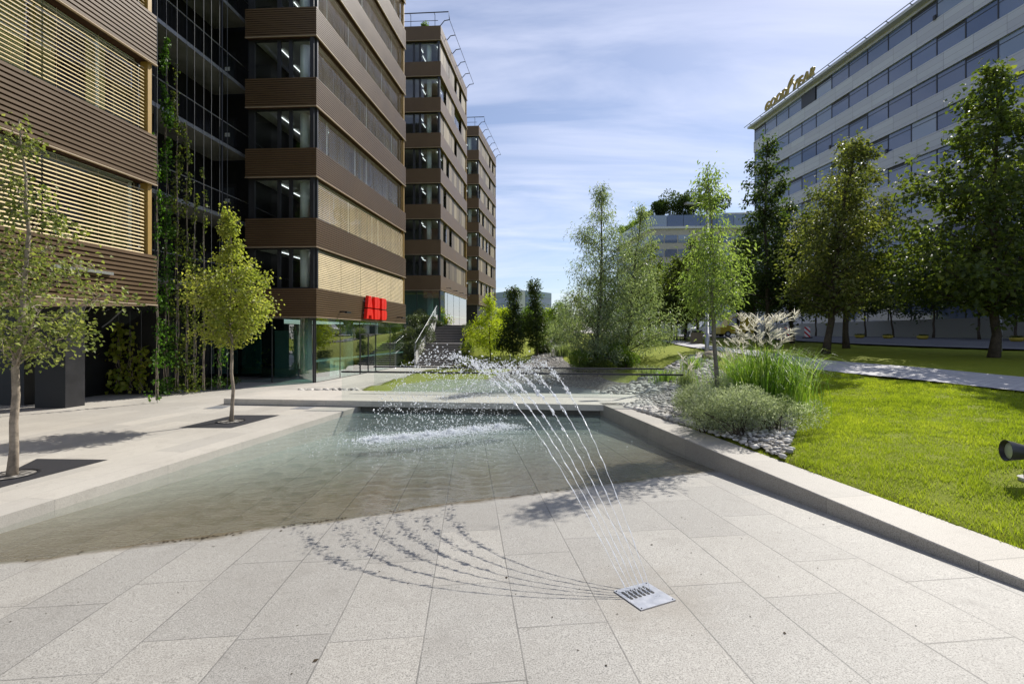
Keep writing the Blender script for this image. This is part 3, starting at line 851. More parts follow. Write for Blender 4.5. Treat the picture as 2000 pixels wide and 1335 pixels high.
def office_block(label, A, B, wid, ks, zg, nb, panes, ribs=0, slat=0, closed=(), cornerglass=True, roof=True, far=False, rng_seed=1):
    A = V3(*A); B = V3(*B)
    rng = random.Random(rng_seed)
    D = (B-A).normalized(); N = V3(D.y, -D.x)
    Lg = (B-A).length
    root = thing('office_building', label, 'building', (A.x, A.y, zg))
    off = root.location
    def mb(): return MB(off)
    P = lambda s, e, z, n=0.0: A + D*s + FE*e + N*n + UP*z
    nk = len(ks)
    top = Z0+ST*ks[-1]+SPH
    for k in ks:
        z0 = Z0+ST*k; z1 = z0+SPH
        m = mb()
        m.prism([tuple(P(0, 0, 0))[:2], tuple(P(Lg, 0, 0))[:2], tuple(P(Lg, wid, 0))[:2], tuple(P(0, wid, 0))[:2]], z0, z1)
        sp = m.build('spandrel', M['bronze_back'] if ribs else M['bronze'], root)
        if ribs:
            m = mb(); h = SPH/ribs
            for r in range(ribs):
                z = z0+h*(r+0.18)
                m.obox(P(-.05, 0, z), D*(Lg+.10), N*0.055, UP*h*0.62)
                m.obox(P(0, 0, z)+EN*0.0, FE*wid, EN*0.055, UP*h*0.62)
            m.build('louvre', M['bronze'], sp)
        # thin lips at top and bottom edge
        m = mb()
        m.obox(P(-.07, 0, z0-.03), D*(Lg+.14), N*0.075, UP*0.03)
        m.obox(P(0, 0, z0-.03), FE*wid, EN*0.075, UP*0.03)
        m.build('edge_strip', M['soffit'], sp)
        if k == ks[-1]: break
        w0 = z1; w1 = z0+ST
        # ceiling and floor inside
        m = mb(); m.obox(P(.35, .3, w1-.05), D*(Lg-.7), FE*(wid-.6), UP*.03); m.build('ceiling', M['interior'], root)
        # end facade windows
        fr = mb()
        edges = [panes[0][0]] + [p[1] for p in panes]
        for (a, b) in panes:
            g = mb(); g.obox(P(.24, a+.035, w0+.07), FE*(b-a-.07), D*0.012, UP*(w1-w0-.16))
            g.build('window', M['glass'], root)
        x_lo = panes[0][0]; x_hi = panes[-1][1]
        fr.obox(P(.20, x_lo-.05, w0), FE*(x_hi-x_lo+.1), D*.1, UP*.07)
        fr.obox(P(.20, x_lo-.05, w1-.09), FE*(x_hi-x_lo+.1), D*.1, UP*.09)
        cuts = [x_lo-.05]
        for i, (a, b) in enumerate(panes):
            fr.obox(P(.20, cuts[-1], w0+.07), FE*(a+.035-cuts[-1]), D*.1, UP*(w1-w0-.16))
            cuts.append(b-.035)
        fr.obox(P(.20, cuts[-1], w0+.07), FE*(x_hi+.05-cuts[-1]), D*.1, UP*(w1-w0-.16))
        if x_hi+.05 < wid:
            fr.obox(P(.21, x_hi+.05, w0), FE*(wid-x_hi-.05), D*.1, UP*(w1-w0))
        fr.build('window_frame', M['frame'], root)
        # inside: column near the corner, partition, ceiling lamps
        c = mb(); c.lathe([(0, .24), (w1-w0-.05, .24)], P(.85, (panes[0][0]+panes[0][1])/2+.30, w0), UP, 18)
        c.build('column', M['column'], root, True)
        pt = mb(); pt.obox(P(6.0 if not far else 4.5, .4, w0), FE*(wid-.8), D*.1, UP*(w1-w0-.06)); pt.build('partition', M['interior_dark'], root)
        lm = mb()
        for q in range(2):
            for e_ in (.6, 2.3):
                lm.obox(P(.9+1.5*q, e_+.2*(q % 2), w1-.12), FE*0.028, D*1.0, UP*.03)
        lm.build('ceiling_lamp', M['lamp'], root)
        # long facade: glass, dark head gap, blinds
        bw = (Lg-.5)/nb
        for i in range(nb):
            s0 = .28+bw*i
            g = mb(); g.obox(P(s0+.03, 0, w0+.05, -.30), D*(bw-.06), N*.012, UP*(w1-w0-.1)); g.build('window', M['glass'], root)
            if slat:
                open_ = k not in closed
                hang = 1.0
                b = mb()
                n_s = int((w1-w0-.14)/slat)
                for j in range(n_s):
                    z = w1-.12-slat*(j+1)
                    if z < w0+.03: break
                    if open_:
                        b.obox(P(s0+.02, 0, z, -.10), D*(bw-.04), (N*0.03 + UP*(-slat*(.34 if k < 2 else .16))) , UP*0.007)
                    else:
                        b.obox(P(s0+.02, 0, z, -.09), D*(bw-.04), N*0.030 + UP*(-slat*.86), N*.004+UP*0.002)
                for q in (0.12, .5, .88):
                    b.obox(P(s0+bw*q, 0, w0+.04, -.10), D*.006, N*.004, UP*(w1-w0-.16))
                b.build('blind', M['blind_bronze'] if (k >= 2 and wid < 5) else M['blind'], root)
                npn = 4 if not far else 2
                for q in range(npn):
                    if rng.random() < (.22 if wid > 5 else .05): continue
                    cu = mb()
                    cu.obox(P(s0+.05+bw*q/npn, 0, w0+.02, -.50+rng.uniform(-.03, .03)), D*(bw/npn*(rng.uniform(.72, .97) if wid > 5 else rng.uniform(.93, .995))), N*.02, UP*(w1-w0-.1))
                    cu.build('curtain', M['curtain'] if wid > 5 else M['curtain_dark'], root)
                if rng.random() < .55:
                    cu = mb(); cu.obox(P(s0+bw*rng.choice([.3, .55, .9]), 0, w0+.02, -.34), D*.10, N*.02, UP*(w1-w0-.1)); cu.build('reflection_strip', M['white_paint'], root)  # white strip that paints a bright reflection into the window
            else:
                nv = 2
                for j in range(nv):
                    if rng.random() < .2: continue
                    b = mb(); b.obox(P(s0+.02+bw*j/nv, 0, w0+.04, -.14+rng.uniform(-.02, .02)), D*(bw/nv-.05), N*.01, UP*(w1-w0-.12))
                    b.build('blind', M['blind_far'], root)
        j = mb()
        j.obox(P(Lg-.15, 0, w0, -.28), D*.13, N*.24, UP*(w1-w0)); j.build('jamb', M['yellow_jamb'], root)
        j = mb(); j.obox(P(.02, 0.02, w0, -.3), D*.22, N*.2, UP*(w1-w0)); j.build('corner_post', M['frame'], root)
        # closing wall at the far end and on the hidden side
        j = mb(); j.obox(P(Lg-.3, .36, w0), FE*(wid-.4), D*.2, UP*(w1-w0))
        j.obox(P(.35, wid-.25, w0), D*(Lg-.7), FE*.2, UP*(w1-w0)); j.build('wall', M['black'], root)
    if roof:
        r = mb()
        n_o = max(4, int(Lg/2.4))
        tips = []
        for i in range(n_o+1):
            s = .1+(Lg-.2)*i/n_o
            a = P(s, 0, top, -.1); b = P(s, 0, top+.55, .85)
            r.tube([a, P(s, 0, top+.5, .35), b], .045, 6); tips.append(b)
        r.tube(tips, .025, 6)
        r.tube([tips[0], P(-.25, 0, top+1.1, .85), P(-.2, wid, top+1.1)], .05, 6)
        r.tube([P(.1, .3, top+.55), P(.1, wid, top+.55)], .03, 6)
        for i in range(4):
            e = .6+(wid-.8)*i/3
            r.tube([P(.1, e, top), P(.1, e, top+1.1), P(-.2, e, top+1.1)], .03, 6)
        r.build('roof_railing', M['frame'], root)
    return root, P, Lg, mb, D, N

# nearest block: overhangs the plaza on a black pillar
b1, P1, L1, mb1, D1, N1 = office_block('nearest brown louvred office block overhanging the plaza on a black pillar',
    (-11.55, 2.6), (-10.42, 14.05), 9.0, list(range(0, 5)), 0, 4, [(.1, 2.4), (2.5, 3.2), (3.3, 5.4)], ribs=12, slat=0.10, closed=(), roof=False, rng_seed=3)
m = mb1(); m.obox(P1(.1, .1, Z0-.05), D1*(L1-.2), FE*8.8, UP*.035); m.build('soffit', M['soffit'], b1)
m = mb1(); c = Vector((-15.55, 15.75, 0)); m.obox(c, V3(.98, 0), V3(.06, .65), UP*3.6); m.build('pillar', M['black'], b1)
m = mb1(); m.obox(c+V3(.985, 0), V3(.012, 0), V3(.06, .65), UP*3.6); m.build('pillar_lit_face', M['dark_metal'], b1)  # lighter sheet paints the light falling on the pillar's right face
m = mb1(); m.obox(P1(8.6, 0, 3.95, .06), D1*1.5, N1*.09, UP*.07); m.build('linear_lamp', M['steel'], b1)

# block with the sign
TA, TB = (-9.74, 24.0), (-8.2, 37.0)
b2, P2, L2, mb2, D2, N2 = office_block('tall brown louvred office block with glazed ground floor and a red sign on its front',
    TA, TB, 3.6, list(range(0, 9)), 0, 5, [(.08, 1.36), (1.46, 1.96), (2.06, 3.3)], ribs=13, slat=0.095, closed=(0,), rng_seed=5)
# glazed ground floor
gz0, gz1 = 0.0, Z0-.04
m = mb2(); m.obox(P2(.3, .3, .004), D2*(L2-.6), FE*6.4, UP*.02); m.build('floor', M['concrete'], b2)
def glass_run(P, D, N, Lg, root, mb, z0, z1, cuts, e_cuts, nobar=False):
    for a, b in zip(cuts[:-1], cuts[1:]):
        g = mb(); g.obox(P(a+.012, 0, z0+.03, -.08), D*(b-a-.024), N*.014, UP*(z1-z0-.03)); g.build('glass_pane', M['glass_green'], root)
    for a, b in zip(e_cuts[:-1], e_cuts[1:]):
        g = mb(); g.obox(P(.1, a+.012, z0+.03), FE*(b-a-.024), D*.014, UP*(z1-z0-.03)); g.build('glass_pane', M['glass_green'], root)
    f = mb()
    for a in cuts[:-1]: f.obox(P(a-.02, 0, z0, -.10), D*.04, N*.045, UP*(z1-z0))
    for a in e_cuts[1:]:
        e = mb(); e.obox(P(.075, a-.02, z0), FE*.04, D*.05, UP*(z1-z0)); e.build('mullion', M['frame'], root)
    e = mb(); e.obox(P(.02, .08, z0), D*.10, FE*.10, UP*(z1-z0)); e.build('corner_post', M['frame'], root)
    f.obox(P(cuts[0], 0, z0, -.105), D*(cuts[-1]-cuts[0]), N*.05, UP*.028)
    f.build('mullion', M['frame'], root)
    if not nobar:
        w = mb(); w.obox(P(cuts[0]+.03, 0, z0+1.02, -.088), D*(cuts[-1]-cuts[0]-.06), N*.003, UP*.10)
        w.build('white_band', M['white_paint'], root)
glass_run(P2, D2, N2, L2, b2, mb2, 0, gz1, [.12, 2.7, 5.2, 7.7, 10.2, L2-.1], [.12, 2.3, 4.6])
# double door in the middle bay
m = mb2()
for s in (5.25, 6.42, 7.60): m.obox(P2(s, 0, .03, -.06), D2*.05, N2*.03, UP*2.35)
m.obox(P2(5.25, 0, 2.38, -.06), D2*2.40, N2*.03, UP*.08)
m.build('door', M['frame'], b2)
for a, e in ((2.0, 1.6), (7.0, 1.6)):
    m = mb2(); m.lathe([(0, .3), (gz1, .3)], P2(a, e, 0.02), UP, 20); m.build('column', M['column'], b2, True)
m = mb2(); m.obox(P2(2.8, 2.6, 0.02), FE*1.9, D2*.08, UP*2.6); m.build('partition', M['teal_wall'], b2)
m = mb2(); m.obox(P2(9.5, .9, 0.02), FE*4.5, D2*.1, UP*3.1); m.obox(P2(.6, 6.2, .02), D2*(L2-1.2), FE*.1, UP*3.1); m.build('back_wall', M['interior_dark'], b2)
m = mb2(); m.obox(P2(3.4, 1.0, .02), D2*1.8, FE*.7, UP*1.02); m.build('reception_desk', M['column'], b2)
for s in (2.4, 11.2):
    lampm = mb2()
    lampm.obox(P2(s, 0, 3.62, .05), N2*.5, D2*.05, UP*.05); lampm.obox(P2(s-.22, 0, 3.56, .45), D2*.5, N2*.13, UP*.09)
    lampm.build('wall_lamp', M['dark_metal'], b2)

# third and fourth block stand on the upper terrace
b3, P3, L3, mb3, D3, N3 = office_block('brown office block behind the stairs, middle one of the three with roof railings',
    (-6.97, 47.3), (-5.55, 59.6), 8.0, list(range(1, 9)), 3.3, 5, [(.15, 2.05), (2.2, 2.65), (2.8, 4.6)], ribs=0, slat=0, far=True, rng_seed=8)
glass_run(P3, D3, N3, L3, b3, mb3, 3.32, Z0+ST-.04, [.12, 2.9, 5.6, 8.4, L3-.1], [.12, 2.4, 5.0, 7.8])
m = mb3(); m.obox(P3(3.5, .6, 3.34), FE*7, D3*.1, UP*3.3); m.build('back_wall', M['teal_wall'], b3)
m = mb3(); m.lathe([(0, .3), (3.3, .3)], P3(1.6, 1.5, 3.34), UP, 18); m.build('column', M['column'], b3, True)
for s in (2, 5, 8, 11):
    m = mb3(); m.obox(P3(s, 0, 7.1, .02), N3*.5, D3*.05, UP*.05); m.obox(P3(s-.2, 0, 7.05, .42), D3*.45, N3*.12, UP*.08); m.build('wall_lamp', M['dark_metal'], b3)
b4, P4, L4, mb4, D4, N4 = office_block('farthest and smallest looking brown office block at the end of the row',
    (-4.80, 70.0), (-2.75, 83.0), 8.0, list(range(1, 9)), 3.3, 5, [(.15, 2.3), (2.4, 3.6), (3.7, 6)], ribs=0, slat=0, far=True, rng_seed=9)
m = mb4(); m.obox(P4(.3, .3, 3.3), D4*(L4-.6), FE*7.4, UP*3.43); m.build('wall', M['black'], b4)

# ------------------------------------------------------------------ red sign with its three letters
sg = P2(0, 0, 0)
s_px = lambda px: ((px-1000)/F*TA[1]-TA[0])/(D2.x-(px-1000)/F*D2.y)
sA, sB = s_px(707), s_px(748)
so = P2(sA, 0, 3.36, .30)
sign = thing('company_sign', 'big red three letter sign in front of the louvred band above the glazed entrance', 'sign', so)
Wd = sB-sA; Hs = 1.42
u_ = Wd/2.86
def quarter(polys):
    mm = MB(so)
    for p in polys:
        mm.extrude([(x*u_, y*Hs) for x, y in p], so, D2, UP, -N2*.20)
    return mm
A_ = [[(0, 0), (.235, 0), (.27, .16), (.425, .16), (.425, .445), (.125, .445)], [(.445, .16), (.61, .16), (.645, 0), (.88, 0), (.755, .445), (.445, .445)],
      [(.135, .497), (.425, .497), (.425, 1), (.28, 1)], [(.445, .497), (.745, .497), (.60, 1), (.445, 1)]]
def B_(x):
    def rc(p): return [(x+a, b) for a, b in p]
    return [rc([(0, 0), (.35, 0), (.35, .445), (0, .445)]), rc([(0, .497), (.35, .497), (.35, 1), (0, 1)]),
            rc([(.38, 0), (.58, 0), (.68, .05), (.74, .15), (.74, .32), (.69, .42), (.62, .445), (.38, .445)]),
            rc([(.38, .497), (.60, .497), (.66, .53), (.69, .62), (.69, .86), (.64, .95), (.54, 1), (.38, 1)])]
for polys in (A_, B_(1.07), B_(2.07)):
    o = quarter(polys).build('letter', M['red'], sign)
m = MB(so); m.obox(so-N2*.23+UP*.35, D2*Wd*.96, N2*.03, UP*.06); m.obox(so-N2*.23+UP*1.05, D2*Wd*.96, N2*.03, UP*.06); m.build('mounting_rail', M['sign_side'], sign)

# ------------------------------------------------------------------ dark recess with galleries between the first two blocks
G0, G1 = V3(-14.62, 16.2), V3(-13.85, 25.4)
GD = (G1-G0).normalized(); GNl = V3(-GD.y, GD.x)          # to the left
GL = (G1-G0).length
lk = thing('recessed_building', 'black recessed facade with galleries and mesh railings between two brown blocks', 'building', (G0.x, G0.y, 0))
mbl = lambda: MB(lk.location)
m = mbl(); m.obox(G0+GNl*1.9, GD*(GL+2), GNl*10, UP*32); m.build('wall', M['black'], lk)
m = mbl(); m.obox(G1+GD*.3+V3(-6, 0), V3(5.95+.62, 0), V3(0, 2.4), UP*32); m.build('end_wall', M['black'], lk)
m = mbl(); m.obox(V3(-40, 16.6), V3(25.2, 0), V3(0, 5), UP*28+V3(0, 0, 0)); m = mbl()
m.obox(V3(-40, 16.6, 3.4), V3(25.1, 0), V3(0, 3.5), UP*28); m.build('upper_wall', M['black'], lk)
m = mbl(); m.obox(V3(-40, 20.6, 0), V3(23.3, 0), V3(0, 1), UP*3.4); m.build('undercroft_wall', M['black'], lk)
for k in range(0, 8):
    z = Z0+SPH+ST*k-.12
    s = mbl(); s.obox(G0+UP*z, GD*GL, GNl*1.9, UP*.12); sl = s.build('gallery_slab', M['interior_dark'], lk)
    e = mbl(); e.obox(G0+UP*(z-.02)-GNl*.035, GD*GL, GNl*.03, UP*.17); e.build('edge_channel', M['galv'], sl)
    r = mbl(); r.tube([G0+UP*(z+1.2), G1+UP*(z+1.2)], .024, 6); r.build('handrail', M['galv'], lk)
    ms = mbl()
    for i in range(46):
        p = G0+GD*(GL*i/45)+UP*(z+.16)
        ms.obox(p, GD*.006, GNl*.006, UP*1.0)
        ms.obox(p, GD*.2+UP*.0, GNl*.004, UP*.004)
    for i in range(12):
        ms.obox(G0+UP*(z+.16+i*.085), GD*GL, GNl*.004, UP*.005)
    ms.build('wire_mesh', M['dark_metal'], lk)
    # doors and windows on the end wall of each gallery
    d = mbl()
    o = G1+GD*.28+V3(-1.75, -.03)+UP*(z+.12)
    d.obox(o, V3(.95, 0), V3(0, .02), UP*2.2); dr = d.build('door', M['dark_metal'], lk)
    g = mbl(); g.obox(o+V3(.12, -.014)+UP*.25, V3(.7, 0), V3(0, .012), UP*1.75); g.build('door_glass', M['glass_green'], dr)
    if 1 <= k <= 3:
        n_ = mbl(); n_.obox(o+V3(.35, -.022)+UP*1.2, V3(.26, 0), V3(0, .006), UP*.2); n_.build('notice', M['white_paint'], dr)
    po = mbl(); po.tube([G0+GD*(GL*.35)+UP*z, G0+GD*(GL*.35)+UP*(z+3.49)], .04, 6); po.tube([G0+GD*(GL*.78)+UP*z, G0+GD*(GL*.78)+UP*(z+3.49)], .04, 6)
    po.build('post', M['dark_metal'], lk)
# teal glazing on the ground floor of the recess
for i in range(3):
    g = mbl(); o = G1+V3(-1.9+.95*i*1.3-.9, -.25)+UP*.35
    g.obox(o, V3(1.12, 0), V3(0, .015), UP*2.3); g.build('glass_pane', M['glass_green'], lk)
    b = mbl(); b.obox(o+V3(0.05, .12), V3(1.0, 0), V3(0, .05), UP*2.2); b.build('partition', M['teal_wall'] if i else M['interior_dark'], lk)
# outdoor stair with handrails under the first block
st = thing('dark_staircase', 'dark outdoor stair with thin steel handrails in the undercroft behind the pillar', 'staircase', (-17.5, 19.5, 0))
m = MB(st.location)
m.extrude([(0, 0), (0, .3), (4.6, 3.3), (5.6, 3.3), (5.6, 0)], V3(-19.5, 19.6), V3(1, 0), UP, V3(0, .08)); m.build('mesh_wall', M['black'], st)
h = MB(st.location)
h.tube([W(120, 640, 19.2), W(172, 607, 19.2), W(206, 607.5, 19.2), W(216, 602, 19.2)], .022, 6)
h.tube([W(137, 683, 19.2), W(214, 628, 19.2), W(248, 596, 19.2)], .03, 6)
h.tube([W(44, 695, 19.0), W(67, 680, 19.0)], .022, 6)
h.build('handrail', M['galv'], st)

# ------------------------------------------------------------------ cables and creepers
cab_px = [(307, 17.0), (325, 19.2), (346, 19.4), (365, 19.6), (380, 19.8), (398, 20.0), (413, 20.4), (429, 20.8), (444, 21.2), (232, 19.4), (254, 19.4), (276, 19.4)]
CAB = []
for i, (px, Y) in enumerate(cab_px):
    p = W(px, HZ, Y); p.z = 0
    low = px < 290
    c = MB(p); c.tube([p+UP*.0, p+UP*(3.35 if low else 31)], .008, 5)
    o = c.build('steel_cable', M['cable']); o.location = p
    tag(o, 'short thin steel cable for creepers under the overhanging brown block' if low else 'tall thin vertical steel cable in front of the dark galleries between the brown blocks', 'cable',
        'short creeper cables' if low else 'tall creeper cables')
    CAB.append(p)

# ------------------------------------------------------------------ stairs to the upper terrace
SX, SY, SY1 = -7.35, 37.2, 46.6
stair = thing('stone_staircase', 'dark stone stair with pale nosings climbing beside the brown blocks', 'staircase', (SX, SY, 0))
NS = 22; HT = 3.3
tr = (SY1-SY-1.4)/NS
for k in range(NS):
    y = SY+tr*k+(1.4 if k >= 11 else 0)
    x0 = SX+.02*(y-SY); x1 = SX+3.15-.035*(y-SY)
    d = tr if k != 10 else tr+1.4
    z = HT*(k+1)/NS
    m = MB(stair.location); m.box(x0, x1, y, SY1+.3, z-HT/NS if k else -.1, z-.035)
    s_ = m.build('step', M['stair'], stair)
    m = MB(stair.location); m.box(x0, x1, y-.02, y+d, z-.035, z); m.build('tread', M['stair_edge'], s_)
m = MB(stair.location)
m.extrude([(0, 0), (0, .95), (SY1-SY, HT+1.0), (SY1-SY, HT-.3)], V3(SX-.16, SY), V3(0.02, 1), UP, V3(.13, 0)); m.build('side_wall', M['concrete'], stair)
g = MB(stair.location); g.extrude([(0, .97), (0, 1.75), (SY1-SY, HT+1.85), (SY1-SY, HT+1.02)], V3(SX-.10, SY), V3(.02, 1), UP, V3(.015, 0)); g.build('glass_balustrade', M['glass_rail'], stair)
h = MB(stair.location); h.tube([V3(SX-.09, SY-.3, 1.1), V3(SX-.09, SY, 1.75), V3(SX+.10, SY1, HT+1.87)], .02, 8)
for q in range(6):
    f = q/5; y = SY+(SY1-SY)*f; h.tube([V3(SX-.05+.19*f, y, HT*f+.9), V3(SX-.05+.19*f, y, HT*f+1.8)], .02, 6)
h.build('handrail', M['galv'], stair)
# upper terrace slab
tp = MB(); tp.prism([(-60, 46.75), (-7.6, 46.75), (-3.9, 46.75), (-3.4, 60), (-1.0, 84), (-60, 84)], 0.2, 3.30)
tag(tp.build('terrace', M['plaza']), kind='structure')

# ------------------------------------------------------------------ pale office building with roof lettering
gb = thing('office_building', 'long pale grey office building with strip windows and gold letters on its roof edge', 'building', (38.6, 77.2, 2))
gmb = lambda: MB(gb.location)
GA = V3(38.6, 77.2); GBv = V3(45.4-.088*14, 14.0)
gD = (GBv-GA).normalized(); gN = V3(gD.y, -gD.x)      # towards the park
if gN.x > 0: gN = -gN
gL = (GBv-GA).length
GP = lambda s, z, n=0.0: GA+gD*s+gN*n+UP*z
t = NT('pale_panels')
sp_ = t.sep(t.pos())
jz = t.math('FRACT', t.math('DIVIDE', sp_[2], 0.61)); jy = t.math('FRACT', t.math('DIVIDE', t.math('ADD', sp_[1], .3), 2.74))
jm = t.math('MAXIMUM', t.math('LESS_THAN', jz, .035), t.math('LESS_THAN', jy, .010))
rnd_ = t.n('ShaderNodeTexWhiteNoise', noise_dimensions='2D')
t.put(rnd_, 'Vector', t.comb(t.math('FLOOR', t.math('DIVIDE', sp_[2], .61)), t.math('FLOOR', t.math('DIVIDE', t.math('ADD', sp_[1], .3), 2.74)), 0))
cc = t.ramp(rnd_.outputs['Value'], [(0, (0.44, 0.445, 0.50)), (1, (0.51, 0.525, 0.565))])
cc = t.mix(t.maprange(t.noise(.5, 4), .4, .7, 0, .2), cc, (.42, .42, .43))
cc = t.mix(jm, cc, (0.20, 0.20, 0.215))
M['pale'] = t.done(t.pbsdf(cc, .5, .4, .1))
t = NT('blue_window_glass')
at = t.n('ShaderNodeAttribute', attribute_name='rnd')
oi = t.n('ShaderNodeObjectInfo')
cc = t.ramp(oi.outputs['Random'], [(0, (0.055, 0.085, 0.18)), (.6, (0.105, 0.145, 0.265)), (1, (0.22, 0.27, 0.37))])
M['blue_glass'] = t.done(t.pbsdf(cc, .06, 0.9, 0, **{'IOR': 1.6}))
rows = [33.1-3.65*i for i in range(9)]          # window sill heights
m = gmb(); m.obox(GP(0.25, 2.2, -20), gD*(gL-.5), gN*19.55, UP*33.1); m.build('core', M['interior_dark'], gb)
bay = 2.745; nbay = int(gL/bay)
prev = 36.0
bands = []
for i, zb in enumerate(rows):
    w0, w1 = zb, zb+1.92
    hi = 35.4 if i == 0 else rows[i-1]
    m = gmb(); m.obox(GP(0, w1, -.42 if i else -.42), gD*gL, gN*.42, UP*(hi-w1)); m.obox(GP(0, w1, -8), gN*7.58, gD*.3, UP*(hi-w1))
    m.build('wall', M['pale'], gb)
m = gmb(); m.obox(GP(0, 1.0, -.42), gD*gL, gN*.40, UP*(rows[-1]-1.0)); m.build('podium_wall', M['podium'], gb)
rest = gmb(); rest_f = gmb()
for i, zb in enumerate(rows):
    for j in range(nbay):
        s = bay*j
        near = (i < 6 and 4 <= j <= 19)
        h = 1.92
        dz = 0.0
        if (j*7+i*3) % 5 == 0: h, dz = 1.62, .0
        mm = gmb() if near else rest
        mm.obox(GP(s+.06, zb+dz, -.22), gD*(bay-.12), gN*.02, UP*h)
        if near: wnd = mm.build('window', M['blue_glass'], gb)
        ff = gmb() if near else rest_f
        ff.obox(GP(s-.045, zb, -.23), gD*.10, gN*.07, UP*1.92)
        ff.obox(GP(s+.06, zb+1.44, -.195), gD*(bay-.12), gN*.03, UP*.045)
        if h < 1.9: ff.obox(GP(s+.06, zb+h, -.215), gD*(bay-.12), gN*.03, UP*(1.92-h))
        if near: ff.build('window_frame', M['frame'], wnd)
        if near and (j*5+i*7) % 11 == 0:
            q = gmb(); q.obox(GP(s-.14, zb-.05, .0), gD*.28, gN*.12, UP*.42); q.build('wall_lamp', M['dark_metal'], gb)
tag(rest.build('window', M['blue_glass'], gb), kind='stuff')
tag(rest_f.build('window_frame', M['frame'], gb), kind='stuff')
r = gmb(); r.obox(GP(-.6, 35.4, -21), gD*(gL+.6), gN*21.7, UP*.32); rf = r.build('roof', M['panel'], gb)
r = gmb(); r.tube([GP(-.9, 35.75, 1.05), GP(gL, 35.75, 1.05)], .06, 6)
for i in range(22): r.tube([GP(.5+i*2.8, 35.55, .6), GP(.5+i*2.8, 35.75, 1.05)], .05, 5)
r.build('roof_railing', M['galv'], rf)
m = gmb(); m.obox(GP(2.745*4+.05, 33.0, -.1), gD*2.65, gN*.03, UP*2.2); m.build('dark_screen', M['frame'], gb)
# end facade seen at the far corner, podium glazing at street level
for i, zb in enumerate(rows):
    m = gmb(); m.obox(GP(.02, zb, -8), gN*7.6, gD*.02, UP*1.92); m.build('end_window', M['blue_glass'], gb)
for s0 in (43.5, 48.5, 53.5):
    m = gmb(); m.obox(GP(s0, 3.0, .002), gD*4.4, gN*.03, UP*1.7); m.build('shop_window', M['blue_glass'], gb)

# roof letters, one object per letter
ro = GP(4.1, 35.95, .8)
rs = thing('roof_sign', 'gold slanted capital letters standing on the roof edge of the pale office building', 'sign', ro)
def letter_mesh(ch, size, depth, shear, boldness):
    cu = bpy.data.curves.new('letter', 'FONT'); cu.body = ch; cu.size = size; cu.extrude = depth; cu.shear = shear; cu.offset = boldness
    ob = bpy.data.objects.new('letter', cu); COL.objects.link(ob)
    dg = bpy.context.evaluated_depsgraph_get(); dg.update()
    me = bpy.data.meshes.new_from_object(ob.evaluated_get(dg))
    bpy.data.objects.remove(ob); bpy.data.curves.remove(cu)
    return me
s_cur = 0.0
Mx = Matrix((( gD.x, 0, gN.x, 0), (gD.y, 0, gN.y, 0), (0, 1, 0, 0), (0, 0, 0, 1)))
for ch in 'GOOD*YEAR':
    if ch == '*':
        f = MB()   # winged foot: heel, sole and two feather strokes
        f.extrude([(0, 0), (.35, .1), (.55, .9), (.75, 1.5), (1.25, 2.15), (2.2, 2.75), (1.35, 2.5), (.75, 2.0), (.45, 1.5), (.25, .8)], (0, 0, -.14), (.75, 0, 0), (0, .75, 0), (0, 0, .28))
        f.extrude([(.75, 1.35), (1.2, 1.7), (1.9, 2.05), (1.1, 1.95), (.8, 1.65)], (0, 0, -.14), (.75, 0, 0), (0, .75, 0), (0, 0, .28))
        f.extrude([(.62, 1.0), (1.0, 1.3), (1.5, 1.55), (.95, 1.5), (.68, 1.25)], (0, 0, -.14), (.75, 0, 0), (0, .75, 0), (0, 0, .28))
        o = f.build('winged_foot', M['gold'], rs); wdt = .95
    else:
        me = letter_mesh(ch, 1.62, .14, .32, .035)
        o = link('letter', me, M['gold'], rs)
        xs = [v.co.x for v in me.vertices]; wdt = max(xs)-min(xs)
        wdt = wdt*.92
    o.matrix_local = Matrix.Translation(gD*s_cur) @ Mx
    s_cur += wdt+.09
m = MB(ro); m.tube([ro-UP*.1, ro+gD*s_cur-UP*.1], .05, 5)
m.build('sign_rail', M['galv'], rs)

# ------------------------------------------------------------------ middle distance: stone faced building with a glazed attic
HA = V3(35.8, 125); HB = V3(68, 123.0); HC = V3(33.2, 153)
hb = thing('office_building', 'beige stone office building with a glass attic behind the street trees', 'building', (HA.x, HA.y, 2))
hmb = lambda: MB(hb.location)
M['beige'] = plain('beige_stone', (0.40, 0.375, 0.345), .8, .3, 0, .08, .2)
def wall_run(a, b, inn):
    d = (b-a).normalized(); Lw = (b-a).length
    n = V3(d.y, -d.x)
    if n.dot(inn) > 0: n = -n
    return d, n, Lw
hin = V3(10, 20)
H_ROWS = [8.0+3.6*i for i in range(6)]
m = hmb(); m.prism([tuple(HA)[:2], tuple(HB)[:2], (70, 160), tuple(HC)[:2]], 5.8, 29.6); m.build('wall', M['beige'], hb)
m = hmb(); m.prism([(HA.x+.8, HA.y+.8), (HB.x, HB.y+.8), (69, 158), (HC.x+.8, HC.y)], 1.5, 5.8); m.build('ground_floor_wall', M['white_paint'], hb)
att = hmb(); att.prism([(HA.x-.3, HA.y-.4), (HB.x, HB.y-.4), (70, 160), (HC.x-.3, HC.y)], 29.6, 30.2); att.build('cornice', M['panel'], hb)
